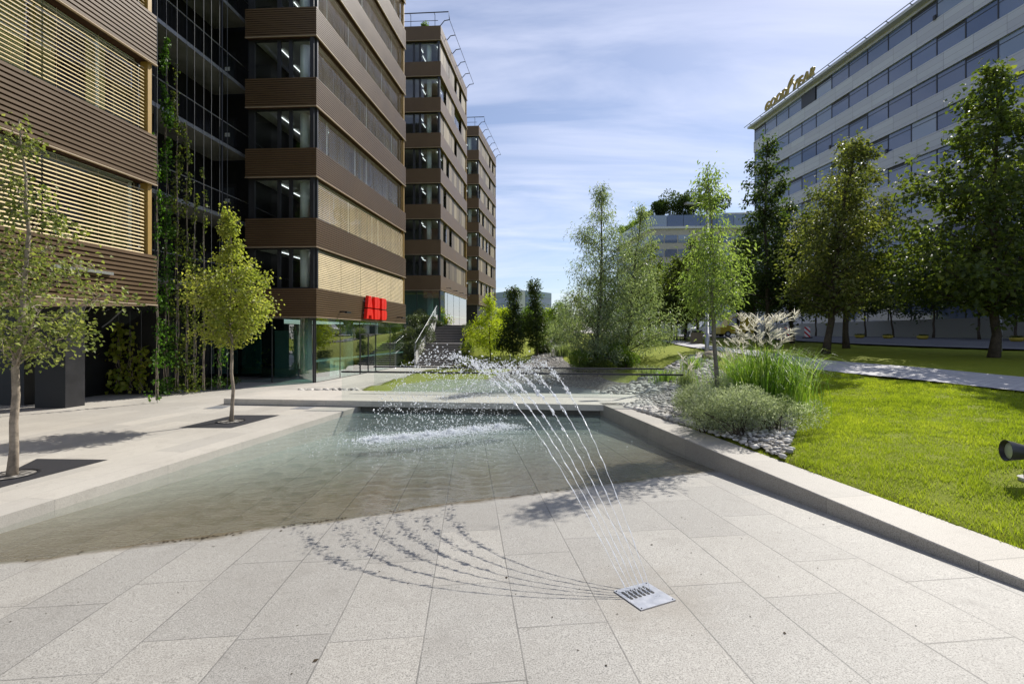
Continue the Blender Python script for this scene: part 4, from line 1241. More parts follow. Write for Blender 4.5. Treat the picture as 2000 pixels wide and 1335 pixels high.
for a, b in ((HA, HB), (HA, HC)):
    d, n, Lw = wall_run(a, b, hin)
    nbx = int(Lw/3.4)
    for z in H_ROWS:
        for g in range(0, nbx):
            if g % 4 == 3 and a is HA and b is HB: continue
            w = hmb(); w.obox(a+d*(g*3.4+.25)+n*.04+UP*z, d*3.1, n*.03, UP*2.0); w.build('window', M['blue_glass'], hb)
    for g in range(int(Lw/4.2)):
        w = hmb(); w.obox(a+d*(g*4.2+.05)-n*.02+UP*30.25, d*4.1, n*.05, UP*2.9); w.build('attic_glass', M['blue_glass'], hb)
    if b is HB:
        for g in range(9):
            w = hmb(); w.obox(a+d*(g*3.4+1.2)+V3(0, .7)+UP*2.0, d*(1.6+.9*(g % 2)), n*.06, UP*2.9); w.build('shop_opening', M['frame'], hb)
m = hmb(); m.prism([(HA.x+.3, HA.y+.4), (HB.x, HB.y+.4), (69, 158), (HC.x+.5, HC.y)], 30.2, 33.0); m.build('attic_core', M['interior_dark'], hb)
m = hmb(); m.prism([(58, 132), (90, 130), (90, 155), (58, 155)], 33.0, 35.6); m.build('roof_house', M['interior'], hb)

# far blue curved building
fb = thing('curved_office_building', 'distant low blue glass office building with a curved front beyond the trees', 'building', (0, 300, 2))
fm = lambda: MB(fb.location)
arc = []
for i in range(21):
    a = -0.10+0.185*i/20
    px = 962+115*i/20
    Y = 300-18*math.sin(math.pi*i/20)
    arc.append(((px-1000)/F*Y, Y))
M['hazy_blue'] = plain('distant_blue_cladding', (0.22, 0.28, 0.38), .5, .4, 0, .08, .05)
for z0, z1, mt in ((2, 20.8, 'blue_glass'), (21.6, 24.6, 'blue_glass')):
    m = fm(); m.prism(arc+[(arc[-1][0], 330), (arc[0][0], 330)], z0, z1); m.build('glazing', M['blue_glass'], fb)
for z0, z1 in ((20.8, 21.6), (24.6, 28.0), (14.2, 15.4), (17.6, 18.6), (11, 12)):
    m = fm(); m.prism([(x-.0, y-.5) for x, y in arc]+[(arc[-1][0], 331), (arc[0][0], 331)], z0, z1); m.build('fascia', M['hazy_blue'], fb)
m = fm(); m.box(arc[9][0]-1, arc[9][0]+3.5, 281, 283.5, 2, 27.5); m.build('tower', M['panel'], fb)
# ------------------------------------------------------------------ vegetation
def leaf_quads(C, Dr, Nr, ln, wd, fold=0.25):
    """diamond leaves folded along the midrib: two triangles each; C centre of the leaf base"""
    n = len(C)
    Dr = Dr/np.maximum(np.linalg.norm(Dr, axis=1, keepdims=True), 1e-6)
    S = np.cross(Dr, Nr); S /= np.maximum(np.linalg.norm(S, axis=1, keepdims=True), 1e-6)
    U = np.cross(S, Dr)
    ln = ln[:, None]; wd = wd[:, None]
    a = C; tip = C + Dr*ln - U*ln*0.12
    l = C + Dr*ln*0.45 + S*wd*0.5 + U*wd*fold
    r = C + Dr*ln*0.45 - S*wd*0.5 + U*wd*fold
    V = np.stack([a, r, tip, l], 1).reshape(-1, 3)
    b = np.arange(n)[:, None]*4
    Fc = np.concatenate([b+np.array([[0, 1, 2]]), b+np.array([[0, 2, 3]])], 1).reshape(-1, 3)
    return V, Fc

def bez(p0, p1, p2, t):
    t = t[:, None]
    return p0*(1-t)**2 + 2*p1*t*(1-t) + p2*t*t

def tree(name, label, base, H, r0, c0, prof, n_br, n_leaf, leaf, mats, seed, up=0.45, lean=(0, 0), group=None, cat='tree',
         aspect=0.55, droop=0.3, spread=0.16, sink=.15, clear=None, gap=0.0, curl=0.0, twigs=True):
    """prof: [(0..1 within the crown, radius)]; n_leaf leaves; mats=(bark, leaves)"""
    rng = np.random.default_rng(seed)
    base = np.array(base, float)
    root = thing(name, label, cat, tuple(base), 0, group)
    tb = MB()
    nt = 14
    wob = rng.normal(0, .012*H, (nt, 2)); wob[0] = 0
    wob = np.cumsum(wob*0.5, 0)
    T = np.zeros((nt, 3)); ts = np.linspace(0, 1, nt)
    T[:, 0] = lean[0]*ts + wob[:, 0]; T[:, 1] = lean[1]*ts + wob[:, 1]; T[:, 2] = ts*H*0.97
    T[0, 2] = -sink
    rad = r0*(1-ts)**0.8 + 0.006
    rad[0] *= 1.35
    tb.tube([tuple(p) for p in T], list(rad), 9)
    def tp(t): return np.array([np.interp(t, ts, T[:, i]) for i in range(3)])
    P0, P1, P2, Ls = [], [], [], []
    pr = np.array(prof)
    for i in range(n_br):
        u = ((i+rng.uniform(.1, .9))/n_br)
        t = c0+(1-c0)*u
        Rr = np.interp(u, pr[:, 0], pr[:, 1])*rng.uniform(.62, 1.12)
        az = i*2.39996+rng.uniform(-.5, .5)
        end = tp(t) + np.array([math.cos(az)*Rr, math.sin(az)*Rr, rng.normal(0, .10)*Rr])
        ts_ = max(c0*0.8, t - up*Rr/H)
        st = tp(ts_)
        mid = st*.5+end*.5 + np.array([0, 0, (0.10-curl)*Rr])
        P0.append(st); P1.append(mid); P2.append(end); Ls.append(np.linalg.norm(end-st))
        rb = max(.006, r0*.36*(1-ts_)**.6*min(1, Ls[-1]/2+.3))
        s5 = np.linspace(0, 1, 5)
        tb.tube([tuple(p) for p in bez(st, mid, end, s5)], list(rb*(1-s5*.85)), 5, False)
    P0 = np.array(P0); P1 = np.array(P1); P2 = np.array(P2); Ls = np.array(Ls)
    # leader twig
    w = (Ls+.15)**1.35; w /= w.sum()
    # twig clusters along each branch give light and dark clumps with gaps between them
    ncl = max(n_br*4, int(n_leaf/26))
    bi = rng.choice(n_br, ncl, p=w)
    s = 1-np.abs(rng.normal(0, .42, ncl)); s = np.clip(s, .12, 1.04)
    def ev(b, s):
        s = s[:, None]
        return P0[b]*(1-s)**2+2*P1[b]*s*(1-s)+P2[b]*s*s
    cc = ev(bi, s)
    dirb = P2[bi]-P0[bi]; dirb /= np.maximum(np.linalg.norm(dirb, axis=1, keepdims=True), 1e-6)
    sig = (spread*(0.35+.65*Ls[bi]))
    off = rng.normal(0, 1, (ncl, 3))*sig[:, None]*np.array([1, 1, .75])
    cc2 = cc + off
    if twigs:
        for k in range(0, ncl, max(1, ncl//260)):
            tb.tube([tuple(cc[k]), tuple(cc[k]*.45+cc2[k]*.55+np.array([0, 0, .02])), tuple(cc2[k])], [.010*max(.5, H/8), .006, .003], 3, False)
    ci = rng.integers(0, ncl, n_leaf)
    if gap > 0:      # whole sectors with little foliage
        keepc = rng.random(ncl) > gap
        ci = ci[keepc[ci]]
    # leader shoot leaves
    nl_ = max(8, len(ci)//45)
    lead_t = rng.uniform(.90, 1.0, nl_)
    leadp = np.array([tp(q) for q in lead_t]) + rng.normal(0, .05+leaf*.8, (nl_, 3))
    n = len(ci)
    cs = 0.55*spread*(0.5+.5*Ls[bi[ci]])+leaf*.5
    C = np.concatenate([cc2[ci] + rng.normal(0, 1, (n, 3))*cs[:, None], leadp])
    n = len(C)
    out = C - np.array([T[:, 0].mean(), T[:, 1].mean(), 0]); out[:, 2] = 0
    out /= np.maximum(np.linalg.norm(out, axis=1, keepdims=True), .2)
    Dr = out*.6 + rng.normal(0, .6, (n, 3)); Dr[:, 2] -= droop
    Nr = rng.normal(0, .55, (n, 3)); Nr[:, 2] += 1.0
    ll = leaf*rng.uniform(.65, 1.25, n); ww = ll*aspect*rng.uniform(.8, 1.2, n)
    V, Fc = leaf_quads(C, Dr, Nr, ll, ww)
    # colour varies by twig cluster and by leaf
    cl_r = rng.random(ncl)
    rn = np.concatenate([.55*cl_r[ci]+.45*rng.random(len(ci)), rng.random(nl_)])
    tb.build('trunk', mats[0], root, True)
    np_mesh('crown', V, Fc, mats[1], root, np.repeat(rn, 2))
    return root

def ground_at(px, Y, dz=0.0):
    x = (px-1000)/F*Y
    return (x, Y, tz(x, Y)+dz)

M['leaf_maple'] = leaf_mat('maple_leaves', [(0.075, 0.10, 0.03), (0.14, 0.17, 0.05), (0.24, 0.26, 0.085), (0.42, 0.41, 0.17)], .42, tint=(1.55, 1.7, .75))
M['leaf_maple2'] = leaf_mat('yellow_green_maple_leaves', [(0.13, 0.17, 0.035), (0.23, 0.265, 0.055), (0.34, 0.355, 0.085), (0.50, 0.47, 0.15)], .48, tint=(1.6, 1.7, .75))
M['leaf_ash'] = leaf_mat('lime_green_leaves', [(0.10, 0.155, 0.045), (0.18, 0.245, 0.065), (0.27, 0.34, 0.10), (0.40, 0.45, 0.17)], .48, tint=(1.45, 1.6, .8))
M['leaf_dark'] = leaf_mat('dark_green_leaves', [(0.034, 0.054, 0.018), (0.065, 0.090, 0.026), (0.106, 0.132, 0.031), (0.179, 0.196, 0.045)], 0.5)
M['leaf_deep'] = leaf_mat('deep_green_leaves', [(0.026, 0.046, 0.018), (0.048, 0.073, 0.023), (0.083, 0.108, 0.030)], 0.45)
M['leaf_olive'] = leaf_mat('olive_brown_leaves', [(0.050, 0.068, 0.022), (0.095, 0.112, 0.032), (0.16, 0.17, 0.046), (0.25, 0.235, 0.07)], .46, tint=(1.5, 1.65, .8))
M['leaf_willow'] = leaf_mat('silver_willow_leaves', [(0.080, 0.116, 0.065), (0.144, 0.188, 0.108), (0.260, 0.303, 0.202), (0.404, 0.448, 0.332)], 0.42, .4, .5)
M['leaf_yellow'] = leaf_mat('bright_yellow_green_leaves', [(0.208, 0.260, 0.019), (0.312, 0.364, 0.026), (0.429, 0.442, 0.039)], 0.55)
M['leaf_mid'] = leaf_mat('mid_green_leaves', [(0.064, 0.118, 0.025), (0.126, 0.190, 0.036), (0.198, 0.270, 0.043)], 0.52)
M['leaf_rhodo'] = leaf_mat('grey_green_shrub_leaves', [(0.033, 0.054, 0.026), (0.083, 0.105, 0.057), (0.165, 0.180, 0.105)], 0.25, .35, .6)
M['leaf_vine'] = leaf_mat('creeper_leaves', [(0.033, 0.083, 0.013), (0.066, 0.143, 0.020), (0.110, 0.209, 0.028)], 0.45)
M['leaf_vine_yellow'] = leaf_mat('yellow_creeper_leaves', [(0.14, 0.20, 0.02), (0.24, 0.28, 0.035), (0.34, 0.33, 0.06)], .45)  # yellow-green colour of the large-leaved short creepers
BK, BD_ = M['bark'], M['bark_dark']

# the two young maples in the plaza
def plaza_tree_base(px, py):
    v = (py-HZ)/F; Y = EYE/v
    return ((px-1000)/F*Y, Y, 0)
tA = plaza_tree_base(22, 928); tB = plaza_tree_base(451, 823)
tree('plaza_maple', 'sparse young maple with olive leaves in the grate nearest the camera', tA, 6.15, .060, .37,
     [(0, .8), (.12, 1.2), (.35, 1.0), (.55, .5), (.75, .24), (1, .08)], 34, 6400, .074, (BK, M['leaf_maple']), 11, up=.75, lean=(.30, 0), aspect=.8, spread=.15, group='young maples in the plaza', gap=.34)
tree('plaza_maple', 'dense round-crowned young maple with yellow-green leaves in the farther grate', tB, 6.0, .042, .40,
     [(0, .5), (.14, .90), (.38, .98), (.52, .66), (.62, .26), (.8, .14), (1, .05)], 50, 11500, .080, (BK, M['leaf_maple2']), 12, up=.7, lean=(-.05, 0), aspect=.8, spread=.13, gap=.25, group='young maples in the plaza')

# lime green ash among the pebbles
gx_ = ground_at(1410, 11.9)
tree('ash_tree', 'slender lime green young ash rising from the pebble bed', (gx_[0], gx_[1], gx_[2]), 6.6, .055, .42,
     [(0, .45), (.12, .82), (.35, .80), (.5, .52), (.60, .18), (.72, .13), (.82, .22), (.92, .16), (1, .06)], 50, 5600, .12, (M['bark_grey'], M['leaf_ash']), 21, up=.9, lean=(-.22, 0), aspect=.3, spread=.18, droop=.55, gap=.1)

# silvery willows in the middle
b = ground_at(1163, 25)
tree('willow_tree', 'tall silvery willow with an airy narrow top in the middle of the park', b, 9.5, .10, .06,
     [(0, 1.7), (.1, 2.2), (.3, 1.75), (.55, 1.3), (.75, 1.1), (.9, .55), (1, .12)], 80, 20000, .17, (BD_, M['leaf_willow']), 31, up=.7, aspect=.22, droop=.7, spread=.17, group='silvery willows')
b = ground_at(1222, 27)
tree('willow_tree', 'broad bushy silver-green willow leaning right beside the tall willow', b, 8.6, .10, .05,
     [(0, 1.6), (.15, 2.35), (.4, 1.75), (.65, 1.1), (.85, .7), (1, .2)], 74, 15000, .17, (BD_, M['leaf_willow']), 32, up=.6, aspect=.24, droop=.65, lean=(.9, 0), spread=.17, group='silvery willows')
b = ground_at(1105, 44)
tree('willow_tree', 'small pale willow behind the dry stream bed', b, 4.6, .07, .05,
     [(0, 1.2), (.2, 1.7), (.6, 1.2), (1, .2)], 40, 5200, .17, (BD_, M['leaf_willow']), 33, up=.6, aspect=.24, droop=.5, group='silvery willows')

# trees on the mound beside the stairs
b = ground_at(958, 35)
tree('yellow_tree', 'bright yellow-green small tree on the mound beside the stairs', b, 4.7, .05, .20,
     [(0, .8), (.15, 1.5), (.4, 1.35), (.65, .75), (.85, .42), (1, .1)], 46, 6000, .15, (BD_, M['leaf_yellow']), 41, aspect=.45, spread=.2)
b = ground_at(1002, 33)
tree('dark_tree', 'dark leafy young tree right of the yellow-green tree with a thin wispy top', b, 5.2, .05, .15,
     [(0, .7), (.2, 1.0), (.48, .75), (.62, .22), (.8, .28), (.92, .34), (1, .1)], 46, 5200, .17, (BD_, M['leaf_deep']), 42, aspect=.5, spread=.17)
b = ground_at(1050, 34)
tree('dark_tree', 'dark leafy young tree left of the dry stream bed, taller of the dark pair', b, 5.5, .05, .17,
     [(0, .55), (.2, .85), (.5, .65), (.64, .28), (.8, .26), (.92, .34), (1, .1)], 46, 5200, .17, (BD_, M['leaf_deep']), 43, aspect=.5, spread=.17)
for i, (px, Y, H, r, mt, lb) in enumerate(((1092, 66, 4.6, 1.8, 'leaf_mid', 'small round green tree far behind the dry stream'), (1030, 60, 2.9, 1.4, 'leaf_mid', 'small green tree far behind the dark pair of trees'),
        (985, 62, 2.6, 1.4, 'leaf_yellow', 'small pale green tree behind the yellow-green tree'), (1130, 70, 7.0, 2.4, 'leaf_olive', 'olive tree far behind the tall willow'),
        (1072, 75, 3.8, 1.8, 'leaf_yellow', 'light green tree at the head of the dry stream'), (1180, 62, 8.0, 2.6, 'leaf_mid', 'green tree half hidden behind the tall willow'))):
    tree('far_tree', lb, ground_at(px, Y), H, .08, .15, [(0, r*.7), (.3, r), (.7, r*.6), (1, .2)], 34, 3200, .26, (BD_, M[mt]), 50+i, aspect=.55, spread=.2, group='small far trees')

# row of street trees beyond the footpath
ROW = [(1246, 56, 8.2), (1253, 52, 8.6), (1268, 46, 9.4), (1288, 48, 7.6), (1312, 47, 7.8), (1320, 43, 7.6), (1338, 48, 8.4), (1358, 42, 9.0), (1440, 46, 10.5), (1474, 44, 10.5)]
lbs = ['furthest left', 'second from the left', 'thick-trunked, third from the left', 'fourth from the left', 'slim, left of the bench', 'just left of the bench', 'above the bench', 'behind the litter bin', 'behind the slender ash', 'behind the feathery grass']
for i, (px, Y, H) in enumerate(ROW):
    tree('street_tree', 'dark green street tree in the row beyond the footpath, ' + lbs[i], ground_at(px, Y), H, .13 if i != 2 else .17, .28,
         [(0, 1.6), (.18, 2.3), (.45, 2.0), (.75, 1.1), (.9, .6), (1, .2)], 44, 4600, .24, (BD_, M['leaf_dark'] if i % 3 else M['leaf_mid']), 70+i, aspect=.6, spread=.16, up=.5, group='row of street trees beyond the footpath')
# taller trees in front of the pale office building
b = ground_at(1500, 36)
tree('tall_tree', 'tall narrow dark tree left of the olive trees, against the pale building', b, 16.0, .16, .22,
     [(0, 2.2), (.2, 2.3), (.45, 1.6), (.6, 1.5), (.8, 1.15), (.93, .6), (1, .15)], 60, 9500, .26, (BD_, M['leaf_deep']), 91, aspect=.6, spread=.14, gap=.12)
b = ground_at(1548, 38)
tree('tall_tree', 'shady dark tree filling the gap between the narrow tree and the olive trees', b, 11.5, .15, .22,
     [(0, 2.3), (.2, 2.9), (.5, 2.5), (.8, 1.3), (1, .2)], 50, 7500, .26, (BD_, M['leaf_deep']), 92, aspect=.6, spread=.16)
b = ground_at(1612, 24)
tree('olive_tree', 'olive-brown tree with a leaning trunk on the lawn beyond the footpath', b, 11.0, .16, .22,
     [(0, 1.7), (.15, 2.5), (.4, 2.2), (.65, 1.6), (.85, .95), (1, .2)], 60, 10500, .19, (BD_, M['leaf_olive']), 93, aspect=.6, spread=.15, lean=(1.2, 0), gap=.1, group='olive-brown trees')
b = ground_at(1653, 30)
tree('olive_tree', 'olive-brown tree with an upright dark trunk just right of the leaning one', b, 13.0, .165, .22,
     [(0, 2.0), (.15, 3.0), (.4, 2.8), (.65, 2.0), (.85, 1.1), (1, .2)], 60, 10500, .22, (BD_, M['leaf_olive']), 94, aspect=.6, spread=.15, gap=.1, group='olive-brown trees')
b = ground_at(1940, 20)
tree('linden_tree', 'big dark green linden with a thick trunk at the picture edge', b, 12.6, .165, .19,
     [(0, 2.8), (.12, 3.9), (.35, 3.5), (.6, 2.5), (.8, 1.5), (.93, .8), (1, .2)], 84, 17500, .22, (BD_, M['leaf_dark']), 95, aspect=.75, spread=.14, gap=.13, up=.55, lean=(.25, .3))
# a row of young trees against the wall across the road
for i, (px, Y, H) in enumerate(((1593, 60, 9.5), (1690, 52, 9.0), (1745, 48, 9.0), (1822, 43, 8.6), (1913, 38.5, 8.2), (1985, 35.5, 8.0))):
    x = (px-1000)/F*Y
    tree('wall_tree', 'young dark tree at the wall across the road, ' + ['near the striped barricade', 'second along the wall', 'third along the wall', 'fourth along the wall, between two planters', 'fifth along the wall', 'nearest the picture edge'][i],
         (x, Y, tz(x, Y)+.1), H, .085, .33, [(0, 1.8), (.15, 2.4), (.45, 2.1), (.8, 1.1), (1, .2)], 40, 3900, .25, (BD_, M['leaf_deep']), 110+i, aspect=.6, spread=.17, group='young trees at the wall across the road')

# ------------------------------------------------------------------ shrubs and grasses
def shrub(name, label, base, rx, ry, h, n, leaf, mat, seed, cat='shrub', group=None, aspect=.5, droop=0.0, lumps=7, stems=True):
    rng = np.random.default_rng(seed)
    root = thing(name, label, cat, tuple(base), 0, group)
    # several lumps
    lc = np.stack([rng.normal(0, .42, lumps)*rx, rng.normal(0, .42, lumps)*ry, rng.uniform(.35, .75, lumps)*h], 1)
    lr = rng.uniform(.35, .6, lumps)
    k = rng.integers(0, lumps, n)
    d = rng.normal(0, 1, (n, 3)); d /= np.linalg.norm(d, axis=1, keepdims=True)
    rad = np.clip(1-np.abs(rng.normal(0, .22, n)), .2, 1.1)
    C = lc[k]+d*(rad*lr[k])[:, None]*np.array([rx, ry, h*.62])
    C[:, 2] = np.abs(C[:, 2])*.98+.01
    Dr = d*.7+rng.normal(0, .45, (n, 3)); Dr[:, 2] += .35-droop
    Nr = rng.normal(0, .6, (n, 3)); Nr[:, 2] += .9
    ll = leaf*rng.uniform(.6, 1.3, n)
    V, Fc = leaf_quads(C, Dr, Nr, ll, ll*aspect)
    rn = np.clip(.5*rng.random(lumps)[k]+.5*rng.random(n), 0, 1)
    np_mesh('foliage', V, Fc, mat, root, np.repeat(rn, 2))
    if stems:
        sb = MB()
        for j in range(16):
            e = lc[rng.integers(0, lumps)]
            s0 = (rng.normal(0, .12)*rx, rng.normal(0, .12)*ry, -.06)
            sb.tube([s0, (e[0]*.5+s0[0]*.5, e[1]*.5+s0[1]*.5, e[2]*.6), tuple(e)], [.014, .010, .005], 4, False)
        sb.build('stem', M['bark_dark'], root)
    return root

def blades(n, rng, rx, ry, h, lean, width, curve=1.0, seg=5):
    """curved grass blades; returns V,F(quads)"""
    bx = rng.normal(0, .5, n)*rx; by = rng.normal(0, .5, n)*ry
    az = rng.uniform(0, 6.283, n)
    # lean outwards
    az = np.where(rng.random(n) < .7, np.arctan2(by+rng.normal(0, .1, n)*ry, bx+rng.normal(0, .1, n)*rx), az)
    H = h*rng.uniform(.6, 1.1, n); Ln = lean*rng.uniform(.3, 1.3, n)
    t = np.linspace(0, 1, seg+1)
    up = H[:, None]*(1-(1-t[None])**1.6 - .30*curve*Ln[:, None]/np.maximum(lean, 1e-3)*t[None]**3)
    ou = Ln[:, None]*t[None]**2
    x = bx[:, None]+np.cos(az)[:, None]*ou; y = by[:, None]+np.sin(az)[:, None]*ou
    wv = width*(1-t[None]**1.5*.92)*rng.uniform(.7, 1.3, n)[:, None]
    sx = -np.sin(az+rng.normal(0, .6, n))[:, None]*wv*.5; sy = np.cos(az+rng.normal(0, .6, n))[:, None]*wv*.5
    A = np.stack([x-sx, y-sy, up], -1); B = np.stack([x+sx, y+sy, up], -1)
    V = np.stack([A, B], 2).reshape(n, -1, 3)
    i = np.arange(seg)
    q = np.stack([2*i, 2*i+1, 2*i+3, 2*i+2], -1)
    Fc = (q[None]+(np.arange(n)*(2*seg+2))[:, None, None]).reshape(-1, 4)
    tips = np.stack([x[:, -1], y[:, -1], up[:, -1]], -1)
    return V.reshape(-1, 3), Fc, np.repeat(rng.random(n), seg), tips, az

M['blade'] = leaf_mat('tall_grass_blades', [(0.052, 0.109, 0.016), (0.098, 0.184, 0.025), (0.196, 0.299, 0.046), (0.345, 0.414, 0.138)], 0.45, .4, .5)
M['blade_grey'] = leaf_mat('grey_green_blades', [(0.078, 0.111, 0.052), (0.169, 0.208, 0.111), (0.312, 0.351, 0.208)], 0.4)
M['plume'] = leaf_mat('pale_plumes', [(0.56, 0.525, 0.45), (0.70, 0.67, 0.59), (0.84, 0.81, 0.73)], .5, .8, .1, tint=(1.0, .99, .92))
M['blade_dark'] = leaf_mat('dark_grass_blades', [(0.02, 0.035, 0.015), (0.05, 0.07, 0.03), (0.10, 0.12, 0.05)], .35)

def grass_clump(name, label, base, rx, ry, h, n, lean, width, mat, seed, plumes=0, plume_h=0, group=None, plume_box=None):
    rng = np.random.default_rng(seed)
    root = thing(name, label, 'ornamental grass', tuple(base), 0, group)
    V, Fc, rn, tips, az = blades(n, rng, rx, ry, h, lean, width)
    np_mesh('blades', V, Fc, mat, root, rn)
    if plumes:
        st = MB(); PV, PF, PR = [], [], []
        cnt = 0
        for k in range(plumes):
            bx, by = rng.normal(0, .4)*rx, rng.normal(0, .4)*ry
            a = rng.uniform(0, 6.28); 
            hh = plume_h*rng.uniform(.78, 1.05); le = rng.uniform(.1, .5)*lean*1.1
            if plume_box is not None:
                ex, ey = rng.uniform(plume_box[0], plume_box[1]), rng.uniform(-.3, .3); hh = rng.uniform(plume_box[2], plume_box[3])
            else: ex, ey = bx+math.cos(a)*le, by+math.sin(a)*le
            p0 = np.array([bx, by, 0]); p2 = np.array([ex, ey, hh]); p1 = np.array([bx*.8+ex*.2, by*.8+ey*.2, hh*.75])
            s = np.linspace(0, 1, 7)
            st.tube([tuple(p) for p in bez(p0, p1, p2, s)], list(.004-.0025*s), 4, False)
            # feathery panicle: arching strands with hairs
            nst = 12
            td = (p2-p1); td /= np.linalg.norm(td)
            for q in range(nst):
                s0 = p2 - td*rng.uniform(-.02, .17)
                aa = rng.uniform(0, 6.28)
                dx = np.array([math.cos(aa), math.sin(aa), rng.uniform(.1, .9)])*rng.uniform(.07, .15) + td*.14
                sag = np.array([rng.uniform(0, .05), 0, -rng.uniform(.04, .10)])
                seg = 5
                pts = np.array([s0 + dx*(u) + sag*u*u for u in np.linspace(0, 1, seg+1)])
                side = np.cross(dx, rng.normal(0, 1, 3)); side /= np.linalg.norm(side)
                wv = .0085*np.array([.5, 1, 1.1, .95, .6, .15])
                A = pts-side*wv[:, None]; B = pts+side*wv[:, None]
                vv = np.stack([A, B], 1).reshape(-1, 3)
                i = np.arange(seg)
                PV.append(vv); PF.append(np.stack([2*i, 2*i+1, 2*i+3, 2*i+2], -1)+cnt); cnt += len(vv)
                PR.append(np.full(seg, rng.random()))
        st.build('stalk', M['blade_grey'], root)
        np_mesh('plume', np.concatenate(PV), np.concatenate(PF), M['plume'], root, np.concatenate(PR))['kind'] = 'stuff'
    return root

b = ground_at(1492, 12.4)
grass_clump('feather_grass_clump', 'tall green clump of feather grass with pale plumes beside the slender ash', b, .95, .8, 1.95, 1500, .85, .017, M['blade'], 201, plumes=58, plume_h=2.45, plume_box=(-.75, .75, 1.75, 2.55), group='feather grasses')
b = ground_at(1432, 13.6)
grass_clump('feather_grass_clump', 'smaller leaning feather grass with buff plumes behind the ash trunk', b, .5, .5, 1.2, 420, .6, .013, M['blade'], 202, plumes=24, plume_h=1.8, plume_box=(-.5, .4, 1.3, 1.95), group='feather grasses')
b = ground_at(1345, 14.5)
grass_clump('feather_grass_clump', 'single thin feather grass tuft in front of the litter bin', b, .2, .2, .7, 90, .45, .012, M['blade_grey'], 203, plumes=5, plume_h=1.5, group='feather grasses')
for i, (px, Y, h, lb) in enumerate(((1300, 19.5, .75, 'green grass tuft among the cobbles behind the bridge railing'), (1338, 18.3, .85, 'green grass tuft at the right end of the bridge railing'), (1352, 21.0, .8, 'green grass tuft on the cobbles below the boulder'), (1268, 21.5, .6, 'small green tuft at the water edge of the cobbles'))):
    grass_clump('grass_clump', lb, ground_at(px, Y), .42, .38, h, 260, .45, .018, M['blade_grey'] if i % 2 else M['blade'], 280+i, group='grass tufts on the cobble bank')
# grey green aromatic shrubs in front
M['leaf_sage'] = leaf_mat('grey_green_sage_leaves', [(0.13, 0.16, 0.08), (0.24, 0.28, 0.15), (0.40, 0.44, 0.29), (0.70, 0.71, 0.58)], .4, tint=(1.3, 1.4, .9))
for i, (px, Y, rx, ry, h, lb) in enumerate(((1382, 10.9, .55, .5, .80, 'airy grey-green shrub at the bridge end of the pebble bed'), (1448, 10.15, .62, .55, .78, 'large grey-green shrub in the front of the pebble bed'),
        (1505, 10.3, .45, .5, .72, 'grey-green shrub at the lawn edge of the pebble bed'), (1400, 11.9, .5, .5, .85, 'pale airy shrub just behind the front grey-green shrubs'), (1352, 12.6, .5, .45, .62, 'low grey-green shrub nearest the bridge railing'))):
    shrub('sage_shrub', lb, ground_at(px, Y, -.02), rx*1.35, ry*1.25, h*1.4, 6500, .055, M['leaf_sage'], 210+i, aspect=.28, lumps=14, group='grey-green shrubs in the pebble bed')
# bushes at the foot of the willows
for i, (px, Y, r, h, mt, lb) in enumerate(((1132, 24, .8, 1.2, 'leaf_mid', 'dark green bush at the foot of the tall willow'), (1200, 24.5, .9, 1.25, 'leaf_mid', 'glossy bush at the right foot of the tall willow'),
        (1165, 23.4, .8, .8, 'leaf_dark', 'low bush between the two willow trunks'), (1225, 24.0, .55, .8, 'leaf_mid', 'small bush at the lawn edge below the leaning willow'))):
    shrub('willow_bush', lb, ground_at(px, Y, -.05), r*1.15, r, h*1.15, 2400, .12, M[mt], 220+i, group='bushes below the willows', aspect=.35)
b = ground_at(1062, 36)
grass_clump('grass_clump', 'round dark tuft of grass beside the dry stream', b, .55, .55, 1.2, 700, .75, .03, M['blade_dark'], 230, group='grass tufts along the dry stream')
for i, (px, Y, h, lb) in enumerate(((1092, 42, 1.3, 'pale grass tuft right of the dark round tuft'), (1082, 52, 1.5, 'pale grass tuft further up the dry stream'), (1100, 33, 1.0, 'short grey grass tuft low on the dry stream'), (1075, 62, 1.6, 'far pale grass tuft at the stream head'))):
    grass_clump('grass_clump', lb, ground_at(px, Y), .55, .5, h, 420, .6, .03, M['blade_grey'], 232+i, group='grass tufts along the dry stream')
M['leaf_juniper'] = leaf_mat('juniper_needles', [(0.065, 0.098, 0.039), (0.130, 0.163, 0.072), (0.234, 0.260, 0.130)], 0.3)
for i, (px, Y, rx, h, lb) in enumerate(((925, 31.5, 1.1, .75, 'spreading juniper nearest the stairs'), (965, 31, 1.3, .8, 'spreading juniper below the yellow-green tree'), (1010, 30.5, 1.0, .6, 'low spreading juniper below the dark trees'),
        (905, 34, .7, 1.2, 'dark bush beside the foot of the stairs'), (912, 39, .6, 1.2, 'dark bush half way up beside the stairs'), (916, 44, .6, 1.2, 'dark bush near the top of the stairs'))):
    shrub('juniper_shrub', lb, ground_at(px, Y, -.03), rx, .7, h, 1500, .14, M['leaf_juniper'] if i < 3 else M['leaf_deep'], 240+i, aspect=.18, group='low shrubs on the mound', lumps=9)
